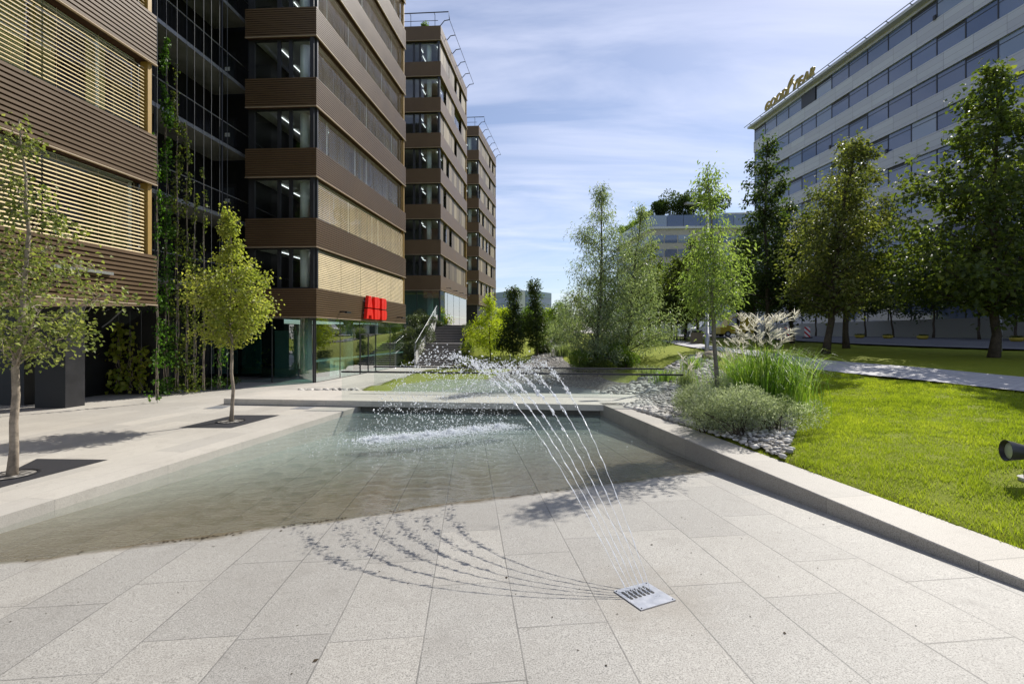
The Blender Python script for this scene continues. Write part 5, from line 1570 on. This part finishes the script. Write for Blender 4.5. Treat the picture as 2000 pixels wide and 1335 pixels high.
# rounded evergreens left of the stairs
for i, (px, Y, r, h, lb) in enumerate(((806, 38.6, 1.05, 1.8, 'lowest grey-green rounded shrub left of the stairs'), (800, 40.5, 1.15, 2.1, 'rounded shrub against the glazed block left of the stairs'), (828, 41.5, 1.05, 1.9, 'rounded shrub half way up left of the stairs'),
        (812, 43.6, 1.1, 2.0, 'rounded shrub above the middle one left of the stairs'), (838, 44.8, 1.0, 1.6, 'upper rounded shrub beside the glass balustrade'), (815, 45.8, 1.0, 2.2, 'topmost dark rounded shrub left of the stairs'), (845, 46.0, .7, 1.0, 'small shrub at the top of the glass balustrade'))):
    shrub('rounded_shrub', lb, ground_at(px, Y, -.1), r, r, h, 2600, .15, M['leaf_rhodo'], 250+i, aspect=.45, group='rounded shrubs left of the stairs')
# hedge bed in front of the dark recess
for i in range(9):
    px = 205+i*29; Y = 20.3+i*.16
    x = (px-1000)/F*Y
    shrub('ground_cover_plant', 'low dark green ground cover in the bed at the foot of the dark recess', (x, Y, 0), .62, .45, .46, 1300, .075, M['leaf_dark'], 260+i, cat='ground cover', group='ground cover in the creeper bed', stems=False, lumps=9)
# creepers on the cables
def vine(label, p, z0, z1, w, n, leaf, mat, seed, name='climbing_creeper'):
    rng = np.random.default_rng(seed)
    root = thing(name, label, 'creeper', tuple(p), 0, 'creepers on the cables')
    z = z0+(z1-z0)*rng.random(n)**1.15
    u = (z-z0)/(z1-z0)
    wd = w*(1.15-.8*u)*(0.7+.5*np.abs(np.sin(z*1.9+seed))+.2*np.sin(z*6.1))
    gapz = np.sin(z*2.7+seed*1.3)+.7*np.sin(z*5.9+seed)
    z = np.where(gapz < -.9, z+rng.uniform(.2, .7, n), z)
    C = np.stack([rng.normal(0, .42, n)*wd + .12*np.sin(z*1.4+seed), rng.normal(0, .42, n)*wd, z], 1)
    Dr = rng.normal(0, .5, (n, 3)); Dr[:, 2] -= .75; Dr[:, 1] -= .3
    Nr = rng.normal(0, .5, (n, 3)); Nr[:, 1] -= .8; Nr[:, 2] += .5
    ll = leaf*rng.uniform(.6, 1.3, n)
    V, Fc = leaf_quads(C, Dr, Nr, ll, ll*.8)
    np_mesh('foliage', V, Fc, mat, root, np.repeat(rng.random(n), 2))
    st = MB()
    for k in range(3):
        pts = [(math.sin(q*1.1+k*2)*w*.16, math.cos(q*1.3+k)*w*.16, z0+(z1-z0)*q/16) for q in range(17)]
        st.tube(pts, [.016-.0008*q for q in range(17)], 4, False)
    st.build('stem', M['bark'], root)
    return root
vine('longest bright green creeper reaching nearly to the upper galleries', CAB[1], .1, 14.2, .40, 2900, .11, M['leaf_vine'], 301)
vine('dense creeper with leaves coloured for shade, second along the tall cables', CAB[2], .1, 12.6, .30, 1300, .10, M['leaf_dark'], 302)  # this and the next three: leaf colour darkened to stand for shade
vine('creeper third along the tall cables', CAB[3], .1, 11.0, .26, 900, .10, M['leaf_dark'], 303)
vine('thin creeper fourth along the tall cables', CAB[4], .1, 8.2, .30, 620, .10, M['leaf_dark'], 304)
vine('thin creeper with leaves coloured for shade, fifth along the tall cables', CAB[5], .1, 9.2, .2, 330, .10, M['leaf_dark'], 305)
vine('green creeper hugging the corner of the nearest block', CAB[0], .1, 9.5, .22, 420, .11, M['leaf_vine'], 306)
vine('sparse creeper near the young maple', CAB[7], .1, 3.4, .35, 260, .11, M['leaf_vine'], 307)
vine('yellow-leaved creeper leftmost under the overhang', CAB[9], .15, 2.9, .42, 190, .19, M['leaf_vine_yellow'], 311)
vine('yellow-green creeper middle one under the overhang', CAB[10], .15, 2.6, .5, 150, .19, M['leaf_vine_yellow'], 312)
vine('yellow-green creeper rightmost under the overhang', CAB[11], .15, 1.9, .42, 130, .18, M['leaf_vine_yellow'], 313)
# roof shrubs of the stone building
for i, (px, r, h, lb) in enumerate(((1286, 2.3, 5.2, 'small conical clipped shrub on the roof of the stone building'), (1318, 5.4, 8.4, 'widest clipped shrub on the roof of the stone building'), (1350, 5.0, 8.2, 'clipped shrub right of the widest one on the stone roof'), (1386, 3.6, 7.2, 'clipped shrub at the right of the stone roof'))):
    shrub('roof_shrub', lb, ((px-1000)/F*129, 129, 33.0), r, 3, h, 3000, .5, M['leaf_deep'], 330+i, group='clipped shrubs on the stone roof', aspect=.6)
for i in range(6):
    f = i/5; x = 35.6+(33.5-35.6)*f; y = 129+22*f
    shrub('roof_shrub', 'row of small green shrubs along the receding roof edge of the stone building', (x+1.0, y, 33.0), 1.4, 2.2, 2.2+1.2*(i % 2), 700, .45, M['leaf_mid'], 340+i, group='edge shrubs on the stone roof')
shrub('roof_plant', 'small green plant on the roof terrace of the middle brown block', tuple(P3(.8, 1.9, Z0+ST*8+SPH)), .5, .4, .9, 500, .14, M['leaf_mid'], 350)

# ------------------------------------------------------------------ lawn blades
def blade_field(poly_fn, n, rng):
    x, y = poly_fn(n, rng)
    return x, y
rng = np.random.default_rng(77)
n0 = 330000
u = rng.random(n0)
gy_ = 0.6+18.1*u**1.35
xl = XR(gy_)+KW-.02
xw = np.interp(gy_, [p[1] for p in PATH_W], [p[0] for p in PATH_W])
gx_r = xl+(xw-xl)*rng.random(n0)
vis = gx_r < 1.25*gy_+3.0
gx_r, gy_ = gx_r[vis], gy_[vis]
BED = [(4.0, 15.9), (XR(13)+KW, 13), (XR(10.5)+KW, 10.5), (XR(8.35)+KW, 8.35), (5.05, 8.7), (5.65, 9.7), (6.5, 11.0), (7.3, 12.6), (7.9, 14.6), (8.4, 17.0), (8.6, 20), (10.2, 24.6), (7.2, 22.2), (5.4, 19.6), (4.2, 18)]
keep = ~in_poly(gx_r+rng.normal(0, .05, len(gx_r)), gy_+rng.normal(0, .05, len(gx_r)), BED)
# thin worn spots in the turf
worn = np.sin(gx_r*2.3+gy_*1.1)*np.sin(gy_*2.9-gx_r*.8)+.5*np.sin(gx_r*7.1)*np.sin(gy_*6.3)
keep &= ~((worn > .95) & (rng.random(len(gx_r)) < .75))
spot = np.hypot(gx_r-7.0, gy_-6.45) < .5
keep &= ~(spot & (rng.random(len(gx_r)) < .75))
gx_r, gy_, worn = gx_r[keep], gy_[keep], worn[keep]
gz_ = terr(gx_r, gy_) + 0.022*np.sin(gx_r*1.7+0.6*gy_)*np.sin(gy_*1.3-0.4*gx_r) + 0.015*np.sin(gx_r*3.9+1)*np.sin(gy_*3.1+2)
n = len(gx_r)
dist = np.hypot(gx_r, gy_)
h = (0.040+.022*rng.random(n))*(1+.35*np.sin(gx_r*1.3+2)*np.sin(gy_*1.7))
wd = .0032*np.clip(dist/5.5, 1, 4)
az = rng.uniform(0, 6.283, n); le = h*rng.uniform(.2, 1.1, n)
dx, dy = np.cos(az), np.sin(az)
a2 = az+1.57+rng.normal(0, .5, n)
A = np.stack([gx_r-np.cos(a2)*wd, gy_-np.sin(a2)*wd, gz_-.012], 1); B = np.stack([gx_r+np.cos(a2)*wd, gy_+np.sin(a2)*wd, gz_-.012], 1)
T_ = np.stack([gx_r+dx*le, gy_+dy*le, gz_+h], 1)
V = np.stack([A, B, T_], 1).reshape(-1, 3)
M['turf'] = leaf_mat('turf_blades', [(0.106, 0.143, 0.013), (0.199, 0.248, 0.022), (0.298, 0.341, 0.035), (0.422, 0.434, 0.075)], 0.42, .5, .3)
patch = .5+.22*np.sin(gx_r*.9+1)*np.sin(gy_*.8)+.18*np.sin(gx_r*3.1+.8*np.sin(gy_*2.1))*np.sin(gy_*2.7+1)+.22*np.sin(gx_r*8.3+1.3*np.sin(gy_*5.2))*np.sin(gy_*7.1+np.sin(gx_r*4.7))
tuft = np.sin(gx_r*8.3+1.3*np.sin(gy_*5.2))*np.sin(gy_*7.1+np.sin(gx_r*4.7))
V[2::3, 2] += .018*tuft
tag(np_mesh('grass', V, np.arange(n*3).reshape(-1, 3), M['turf'], None, np.clip(patch*.6+.4*rng.random(n), 0, 1)), 'short mown grass of the sunny lawn beside the pool', 'grass', kind='stuff')

# ------------------------------------------------------------------ pebble beds
def bed_patch():
    xs = np.arange(3.6, 10.2, .14); ys_ = np.arange(8.0, 25, .14)
    X, Y = np.meshgrid(xs, ys_)
    inside = in_poly(X.ravel(), Y.ravel(), BED).reshape(X.shape)
    Z = terr(X, Y)+.055+.02*np.sin(X*9)*np.sin(Y*8)
    i = np.arange(X.size).reshape(X.shape)
    q = np.stack([i[:-1, :-1], i[:-1, 1:], i[1:, 1:], i[1:, :-1]], -1).reshape(-1, 4)
    ok = inside.ravel()[q].all(1)
    return np.stack([X, Y, Z], -1).reshape(-1, 3), q[ok]
V, q = bed_patch()
tag(np_mesh('gravel_bed', V, q, M['gravel'], smooth=True), kind='structure')
drape('stream_bed', [(-5.0, 18.0), (-4.8, 20), (-2.5, 24), (.3, 29), (1.4, 34), (3.0, 44), (4.8, 56), (6.5, 72)], [(5.4, 18.0), (5.8, 19.5), (4.6, 22), (3.0, 27), (3.4, 33), (4.7, 44), (6.4, 56), (8.5, 72)], M['gravel'], .06, 80, 16)
rng = np.random.default_rng(88)
def scatter(poly, n, s0, s1, name, label, flat=.62, bias=None, ext=None):
    P = np.array(poly); lo, hi = P.min(0), P.max(0)
    x = rng.uniform(lo[0], hi[0], n*3); y = rng.uniform(lo[1], hi[1], n*3)
    k = in_poly(x, y, poly); x, y = x[k][:n], y[k][:n]
    s = s0+(s1-s0)*rng.random(len(x))**2.2
    z = terr(x, y)+.05+s*.22
    sc = np.stack([s*rng.uniform(.8, 1.3, len(s)), s*rng.uniform(.7, 1.0, len(s)), s*flat*rng.uniform(.7, 1.1, len(s))], 1)
    V, Fc = blobs(np.stack([x, y, z], 1), sc, rng, .10)
    return tag(np_mesh(name, V, Fc, M['pebble'], None, np.repeat(rng.random(len(s)), 20), smooth=True), label, 'pebbles', kind='stuff')
scatter(BED, 5200, .025, .085, 'pebbles', 'grey and white river pebbles around the grey-green shrubs')
scatter([(XR(15.2)+KW-.3, 15.4), (XR(11.6)+KW, 11.6), (XR(11)+KW+.35, 11.0), (4.1, 13.0), (4.4, 15.6)], 420, .06, .14, 'large_pebbles', 'pale large pebbles at the end of the kerb by the bridge')
scatter([(2.4, 17.9), (6.0, 17.9), (8.6, 20.5), (10.4, 25.0), (7.2, 22.6), (5.2, 20.8), (3.4, 21.0), (2.4, 19.5)], 1500, .06, .19, 'cobbles', 'pale grey cobbles lining the stream bank beyond the bridge')
scatter([(-4.8, 18.1), (1.8, 18.1), (2.0, 22), (2.6, 27), (.6, 28), (-2, 23.5), (-4.6, 20)], 1500, .04, .12, 'stream_stones', 'grey stones on the bed of the shallow stream', ext=1)
scatter([(0.6, 28), (2.9, 28), (4.6, 44), (6.3, 56), (5, 56), (3.2, 44), (1.6, 34)], 900, .05, .12, 'dry_stream_stones', 'small grey stones of the dry stream climbing between the grasses')
# a short row of stones along the back of the bridge deck
cs, ss = [], []
for k in range(75):
    px = 585+112*rng.random(); Y = 20.6+rng.normal(0, .18)
    s = rng.uniform(.05, .13)
    cs.append(((px-1000)/F*Y, Y, s*.35)); ss.append((s*1.2, s, s*.62))
V, Fc = blobs(np.array(cs), np.array(ss), rng, .1)
tag(np_mesh('edging_stones', V, Fc, M['pebble'], None, np.repeat(rng.random(75), 20), smooth=True), 'short row of grey stones on the plaza before the glazed corner', 'stones', kind='stuff')
# shallow stream water beyond the bridge
sw = MB(); sw.add([(-5.7, 17.9, -.03), (5.2, 17.9, -.03), (5.8, 20.5, -.03), (5.0, 25, -.03), (2.6, 29, -.03), (-2.4, 29, -.03), (-5.6, 23, -.03)], [(0, 1, 2, 3, 4, 5, 6)])
tag(sw.build('stream_water', M['stream']), kind='structure')
# brown boulder at the lamp post
bb = ground_at(1392, 22.4)
V, Fc = ICV.copy(), ICF
V = V*np.array([.62, .45, .36])*(1+np.random.default_rng(4).normal(0, .07, (12, 1)))
bo = np_mesh('boulder', V+np.array([0, 0, .18]), Fc, plain('brown_boulder', (.24, .19, .15), .9, .2, 0, .3, 3, .5, 30), None, None, True)
bo.location = bb
md = bo.modifiers.new('round', 'SUBSURF'); md.levels = 2; md.render_levels = 2
tag(bo, 'brown rounded boulder at the foot of the lamp post', 'boulder')

# ------------------------------------------------------------------ things in the plaza and park
def tree_grate(label, corners, cpos):
    c = sum((V3(*q) for q in corners), V3(0, 0))/4
    root = thing('tree_grate', label, 'tree grate', (c.x, c.y, 0), 0, 'tree grates in the plaza')
    m = MB(root.location); cen = V3(cpos[0], cpos[1])
    # plate with a round opening: ring of quads between the circle and the rectangle
    R0 = .36; ns = 32; ring, outer = [], []
    a, b_, c_, d_ = [V3(*q) for q in corners]
    edges = []
    for i in range(ns):
        an = 2*math.pi*i/ns; dd = V3(math.cos(an), math.sin(an)); ring.append(cen+dd*R0)
        best = 9
        for p, q in ((a, b_), (b_, c_), (c_, d_), (d_, a)):
            e = q-p; den = dd.x*e.y-dd.y*e.x
            if abs(den) < 1e-9: continue
            w = p-cen; tt = (w.x*e.y-w.y*e.x)/den; ssx = (w.x*dd.y-w.y*dd.x)/den
            if tt > 0 and -1e-3 <= ssx <= 1.001: best = min(best, tt)
        outer.append(cen+dd*best)
    vs = [p+UP*.006 for p in ring]+[p+UP*.006 for p in outer]
    m.add(vs, [(i, ns+i, ns+(i+1) % ns, (i+1) % ns) for i in range(ns)])
    for q in (a, b_, c_, d_):     # fill the corners
        an = math.atan2(q.y-cen.y, q.x-cen.x) % (2*math.pi); i = int(an/(2*math.pi)*ns)
        m.add([outer[i]+UP*.006, q+UP*.006, outer[(i+1) % ns]+UP*.006], [(0, 1, 2)])
    m.build('grate_plate', M['grate'], root)
    f = MB(root.location)
    for i in range(ns):
        p, q = ring[i], ring[(i+1) % ns]
        f.add([p+UP*.02, q+UP*.02, cen+(q-cen)*.90+UP*.02, cen+(p-cen)*.90+UP*.02, p+UP*.0062, q+UP*.0062, cen+(q-cen)*.9+UP*.0062, cen+(p-cen)*.9+UP*.0062],
              [(0, 1, 2, 3), (0, 4, 5, 1), (3, 2, 6, 7)])
    f.build('ring', M['dark_metal'], root)
    s = MB(root.location); s.lathe([(0, .33), (.004, .33)], cen+UP*.0045, UP, 24); s.build('gravel_fill', M['gravel'], root)
def pl(px, py):
    Y = EYE/((py-HZ)/F); return ((px-1000)/F*Y, Y)
tree_grate('dark square tree grate around the nearest young maple', [pl(-110, 985), pl(0, 952), pl(211, 897.6), pl(72, 895.7)], (tA[0], tA[1]))
tree_grate('dark square tree grate around the dense yellow-green maple', [pl(348.5, 835), pl(452, 835.5), pl(547, 810.4), pl(458, 810.4)], (tB[0], tB[1]))
for (cs_, lb) in ((((397, 798), (432, 798), (452, 792.5), (424, 792)), 'grey steel cover plate in the plaza left of the bridge end'), (((566, 798.5), (601, 799), (620, 793.3), (590, 793)), 'grey steel cover plate in the plaza in front of the bridge step')):
    P4_ = [V3(*pl(*q)) for q in cs_]
    c = sum(P4_, V3(0, 0))/4
    m = MB(c); m.prism([tuple(p)[:2] for p in P4_], .0005, .006)
    o = m.build('cover_plate', M['galv']); o.location = c
    tag(o, lb, 'cover plate', 'steel cover plates')

# small fallen leaves and crumbs on the paving
rg = np.random.default_rng(61)
vs, fs = [], []
for k in range(150):
    if k < 105:
        y = rg.uniform(2.4, 6.6); x = rg.uniform(XL(y)+.2, XR(y)-.05)
        z = floor_z(x, y)
        if z < WATER_Z+.01: continue
    else:
        y = rg.uniform(6, 16); x = rg.uniform(XL(y)-6, XL(y)-.1); z = 0.0
    s = rg.uniform(.004, .013)*(1+1.2*(rg.random() < .1)); a = rg.uniform(0, 6.28); c, d = math.cos(a)*s, math.sin(a)*s
    b = len(vs)
    vs += [(x-c, y-d, z+.003), (x+d*.6, y-c*.6, z+.007), (x+c, y+d, z+.003), (x-d*.6, y+c*.6, z+.005)]
    fs.append((b, b+1, b+2, b+3))
tag(np_mesh('fallen_leaves', np.array(vs), np.array(fs), M['silt']), 'tiny dark fallen leaves and crumbs strewn over the pale paving', 'fallen leaves', kind='stuff')

# spotlight on the lawn
sb_ = V3(7.02, 6.5, tz(7.02, 6.5))
sp = thing('lawn_spotlight', 'black flared spotlight on a short post in the lawn at the picture edge', 'spotlight', sb_)
SBm = lambda: MB(sb_)
m = SBm(); m.lathe([(-.05, .16), (.025, .16), (.03, .15)], sb_, UP, 24); m.build('base_disc', M['concrete'], sp, False)
m = SBm(); m.lathe([(.03, .085), (.105, .085), (.11, .08)], sb_+V3(-.02, 0), UP, 20); m.build('socket', M['dark_metal'], sp)
M['red_dark'] = plain('dark_red_metal', (.10, .025, .022), .4, .5, .2, .1)
m = SBm(); m.lathe([(.10, .03), (.30, .03)], sb_, UP, 14); m.build('post', M['red_dark'], sp)
ax = V3(-.95, .30, .05).normalized()
hc = sb_+UP*.36
m = SBm(); m.lathe([(-.30, .05), (-.28, .085), (-.02, .088), (.10, .095), (.20, .118), (.30, .142), (.305, .145), (.30, .132), (.24, .11)], hc, ax, 32); m.build('housing', M['dark_metal'], sp, True)
m = SBm(); m.lathe([(.255, .118), (.262, .10), (.268, .0)], hc, ax, 28); m.build('lens', plain('lens_glass', (.42, .47, .40), .08, .8, 0, .05), sp, True)

# lamp posts
def lamp_post(label, px, Y, H, r):
    b = ground_at(px, Y)
    o = thing('lamp_post', label, 'lamp post', b, 0, 'grey steel lamp posts')
    m = MB(b); B = V3(*b)
    m.tube([B-UP*.1, B+UP*1.2, B+UP*1.2, B+UP*H], [r, r, r*.86, r*.6], 14); m.build('pole', M['galv'], o, True)
    m = MB(b); m.tube([B+UP*H, B+UP*(H+.12), B+V3(-.5, -.1, H+.16)], .03, 8); m.build('arm', M['galv'], o)
    m = MB(b); m.obox(B+V3(-1.05, -.22, H+.10), V3(.6, .12), V3(-.04, .22), UP*.09); m.build('lamp_head', M['galv'], o)
lamp_post('grey steel lamp post rising through the lime green ash', 1381, 23, 7.2, .10)
lamp_post('grey steel lamp post at the road edge behind the big linden', 1953, 24, 5.3, .085)
b = ground_at(1391, 38)
o = thing('park_lantern', 'thin black park lantern behind the lamp post', 'lantern', b)
B = V3(*b); m = MB(b); m.tube([B, B+UP*3.0], .045, 8); m.build('pole', M['dark_metal'], o); m = MB(b); m.lathe([(0, .06), (.1, .12), (.32, .14), (.36, .02)], B+UP*3.0, UP, 12); m.build('lantern_head', M['dark_metal'], o)

# bench, chair and bin beyond the path
b = ground_at(1330, 36.5)
o = thing('park_bench', 'black backless bench on the lawn beyond the footpath', 'bench', b); B = V3(*b)
m = MB(b)
for i in range(5): m.obox(B+V3(-1.05, -.24+.1*i, .46), V3(2.1, 0), V3(0, .08), UP*.04)
m.build('seat', M['dark_metal'], o)
for sx in (-.95, .9):
    for sy in (-.2, .18):
        m = MB(b); m.box(B.x+sx, B.x+sx+.05, B.y+sy, B.y+sy+.05, B.z-.05, B.z+.46); m.build('leg', M['dark_metal'], o)
b = ground_at(1336, 37.8)
o = thing('park_chair', 'black slatted chair leaning back just behind the bench', 'chair', b); B = V3(*b)
m = MB(b); m.obox(B+V3(-.25, -.25, .42), V3(.5, 0), V3(0, .5, -.03), UP*.04); m.build('seat', M['dark_metal'], o)
m = MB(b); m.obox(B+V3(.22, -.25, .42), V3(0, .5), V3(.05, 0), V3(.18, 0, .5)); m.build('backrest', M['dark_metal'], o)
for sx in (-.22, .2):
    for sy in (-.22, .2):
        m = MB(b); m.box(B.x+sx, B.x+sx+.035, B.y+sy, B.y+sy+.035, B.z-.05, B.z+.42); m.build('leg', M['dark_metal'], o)
b = ground_at(1360.5, 35.6)
o = thing('litter_bin', 'brown square litter bin with a metal hood at the footpath', 'litter bin', b); B = V3(*b)
m = MB(b); m.box(B.x-.34, B.x+.34, B.y-.3, B.y+.3, B.z-.05, B.z+.86); m.build('body', plain('brown_bin_metal', (.17, .135, .10), .6, .4, .1, .12, 2), o)
m = MB(b); m.box(B.x-.27, B.x+.27, B.y-.24, B.y+.24, B.z+.86, B.z+1.0); m.build('opening', M['black'], o)
m = MB(b); m.box(B.x-.33, B.x+.33, B.y-.29, B.y+.29, B.z+1.0, B.z+1.06); m.build('hood', M['galv'], o)

# flower bowls on the road
M['yellow'] = plain('yellow_concrete', (.42, .33, .05), .8, .3, 0, .15, 2)
M['leaf_pot'] = leaf_mat('planter_leaves', [(.02, .04, .01), (.06, .09, .02), (.2, .16, .03)], .3)
for i, (px, Y, lb) in enumerate(((1679, 46, 'yellow flower bowl on the road, the one behind the upright olive trunk'), (1734, 43.5, 'yellow flower bowl on the road, second along the wall'), (1802, 40.5, 'yellow flower bowl on the road, third along the wall'), (1986, 34, 'yellow flower bowl on the road nearest the picture edge'), (1452, 44, 'yellow flower bowl half hidden by the feather grass'))):
    x = (px-1000)/F*Y; z = tz(x, Y)+.1
    o = thing('flower_bowl', lb, 'planter', (x, Y, z), 0, 'yellow flower bowls on the road')
    m = MB((x, Y, z)); m.lathe([(0, .26), (.05, .32), (.14, .38), (.24, .40), (.27, .38), (.25, .34), (.2, .3)], (x, Y, z), UP, 18); m.build('bowl', M['yellow'], o, True)
    rg = np.random.default_rng(400+i); n = 260
    C = np.stack([rg.normal(0, .15, n), rg.normal(0, .15, n), .22+.12*rg.random(n)], 1)
    V, Fc = leaf_quads(C, rg.normal(0, .6, (n, 3))+np.array([0, 0, .5]), rg.normal(0, .5, (n, 3))+np.array([0, 0, 1]), np.full(n, .12), np.full(n, .07))
    np_mesh('plants', V, Fc, M['leaf_pot'], o, np.repeat(rg.random(n), 2))

# striped barricade boards
t = NT('red_white_stripes')
s_ = t.sep(t.n('ShaderNodeTexCoord').outputs['Object'])
f = t.math('FRACT', t.math('MULTIPLY', t.math('ADD', t.math('MULTIPLY', s_[0], .9), s_[2]), 2.1))
M['stripes'] = t.done(t.pbsdf(t.mix(t.math('GREATER_THAN', f, .55), (.75, .74, .73), (.55, .03, .03)), .5, .4))
for px, Y, lb in ((1577, 47, 'red and white striped barricade board standing on the road'), (1538, 49, 'red and white striped barricade board behind the feather grass plumes')):
    x = (px-1000)/F*Y; z = tz(x, Y)+.1
    o = thing('barricade_board', lb, 'barricade', (x, Y, z), 0, 'striped barricade boards')
    m = MB((x, Y, z)); m.obox(V3(x-.28, Y, z+.12), V3(.56, 0), V3(0, .04), UP*1.0); m.build('board', M['stripes'], o)
    m = MB((x, Y, z)); m.obox(V3(x-.35, Y-.25, z), V3(.7, 0), V3(0, .5), UP*.12); m.build('foot', M['dark_metal'], o)
# manhole cover on the road
x, Y = (1887-1000)/F*37, 37; z = tz(x, Y)+.104
m = MB((x, Y, z)); m.lathe([(0, .38), (.006, .38)], (x, Y, z), UP, 24); o = m.build('manhole_cover', M['black']); o.location = (x, Y, z)
tag(o, 'round dark manhole cover in the road between two flower bowls', 'manhole cover')

# vehicles glimpsed beyond the trees
def van(label, px, Y, colm, ln, h):
    x = (px-1000)/F*Y; z = tz(x, Y)+.1
    o = thing('parked_van', label, 'van', (x, Y, z), 0, 'vehicles parked beyond the street trees')
    m = MB((x, Y, z))
    m.extrude([(0, .35), (0, 1.05), (.75, 1.25), (1.45, h), (ln, h), (ln, .35)], V3(x-ln/2, Y-.95, z), V3(1, 0), UP, V3(0, 1.9)); m.build('body', colm, o)
    m = MB((x, Y, z)); m.extrude([(.85, 1.3), (1.45, h-.12), (2.2, h-.12), (2.2, 1.3)], V3(x-ln/2, Y-.965, z), V3(1, 0), UP, V3(0, .012)); m.build('side_window', M['blue_glass'], o)
    for wx in (.85, ln-.9):
        m = MB((x, Y, z)); m.lathe([(0, .34), (.2, .34)], (x-ln/2+wx, Y-.97, z+.34), (0, 1, 0), 18); w = m.build('wheel', M['black'], o)
        m = MB((x, Y, z)); m.lathe([(0, .19), (.02, .18)], (x-ln/2+wx, Y-.985, z+.34), (0, 1, 0), 14); m.build('rim', M['galv'], w)
        m = MB((x, Y, z)); m.lathe([(0, .34), (.2, .34)], (x-ln/2+wx, Y+.77, z+.34), (0, 1, 0), 18); m.build('wheel', M['black'], o)
van('white van parked beyond the street trees behind the litter bin', 1385, 66, M['white_paint'], 4.6, 2.1)
van('white van parked beyond the street trees at the left of the row', 1286, 70, M['white_paint'], 4.4, 1.9)
M['yellow_paint'] = plain('yellow_machine_paint', (.50, .36, .02), .45, .4, 0, .1)
van('yellow and black works vehicle behind the pale plumes', 1434, 56, M['yellow_paint'], 4.0, 2.3)
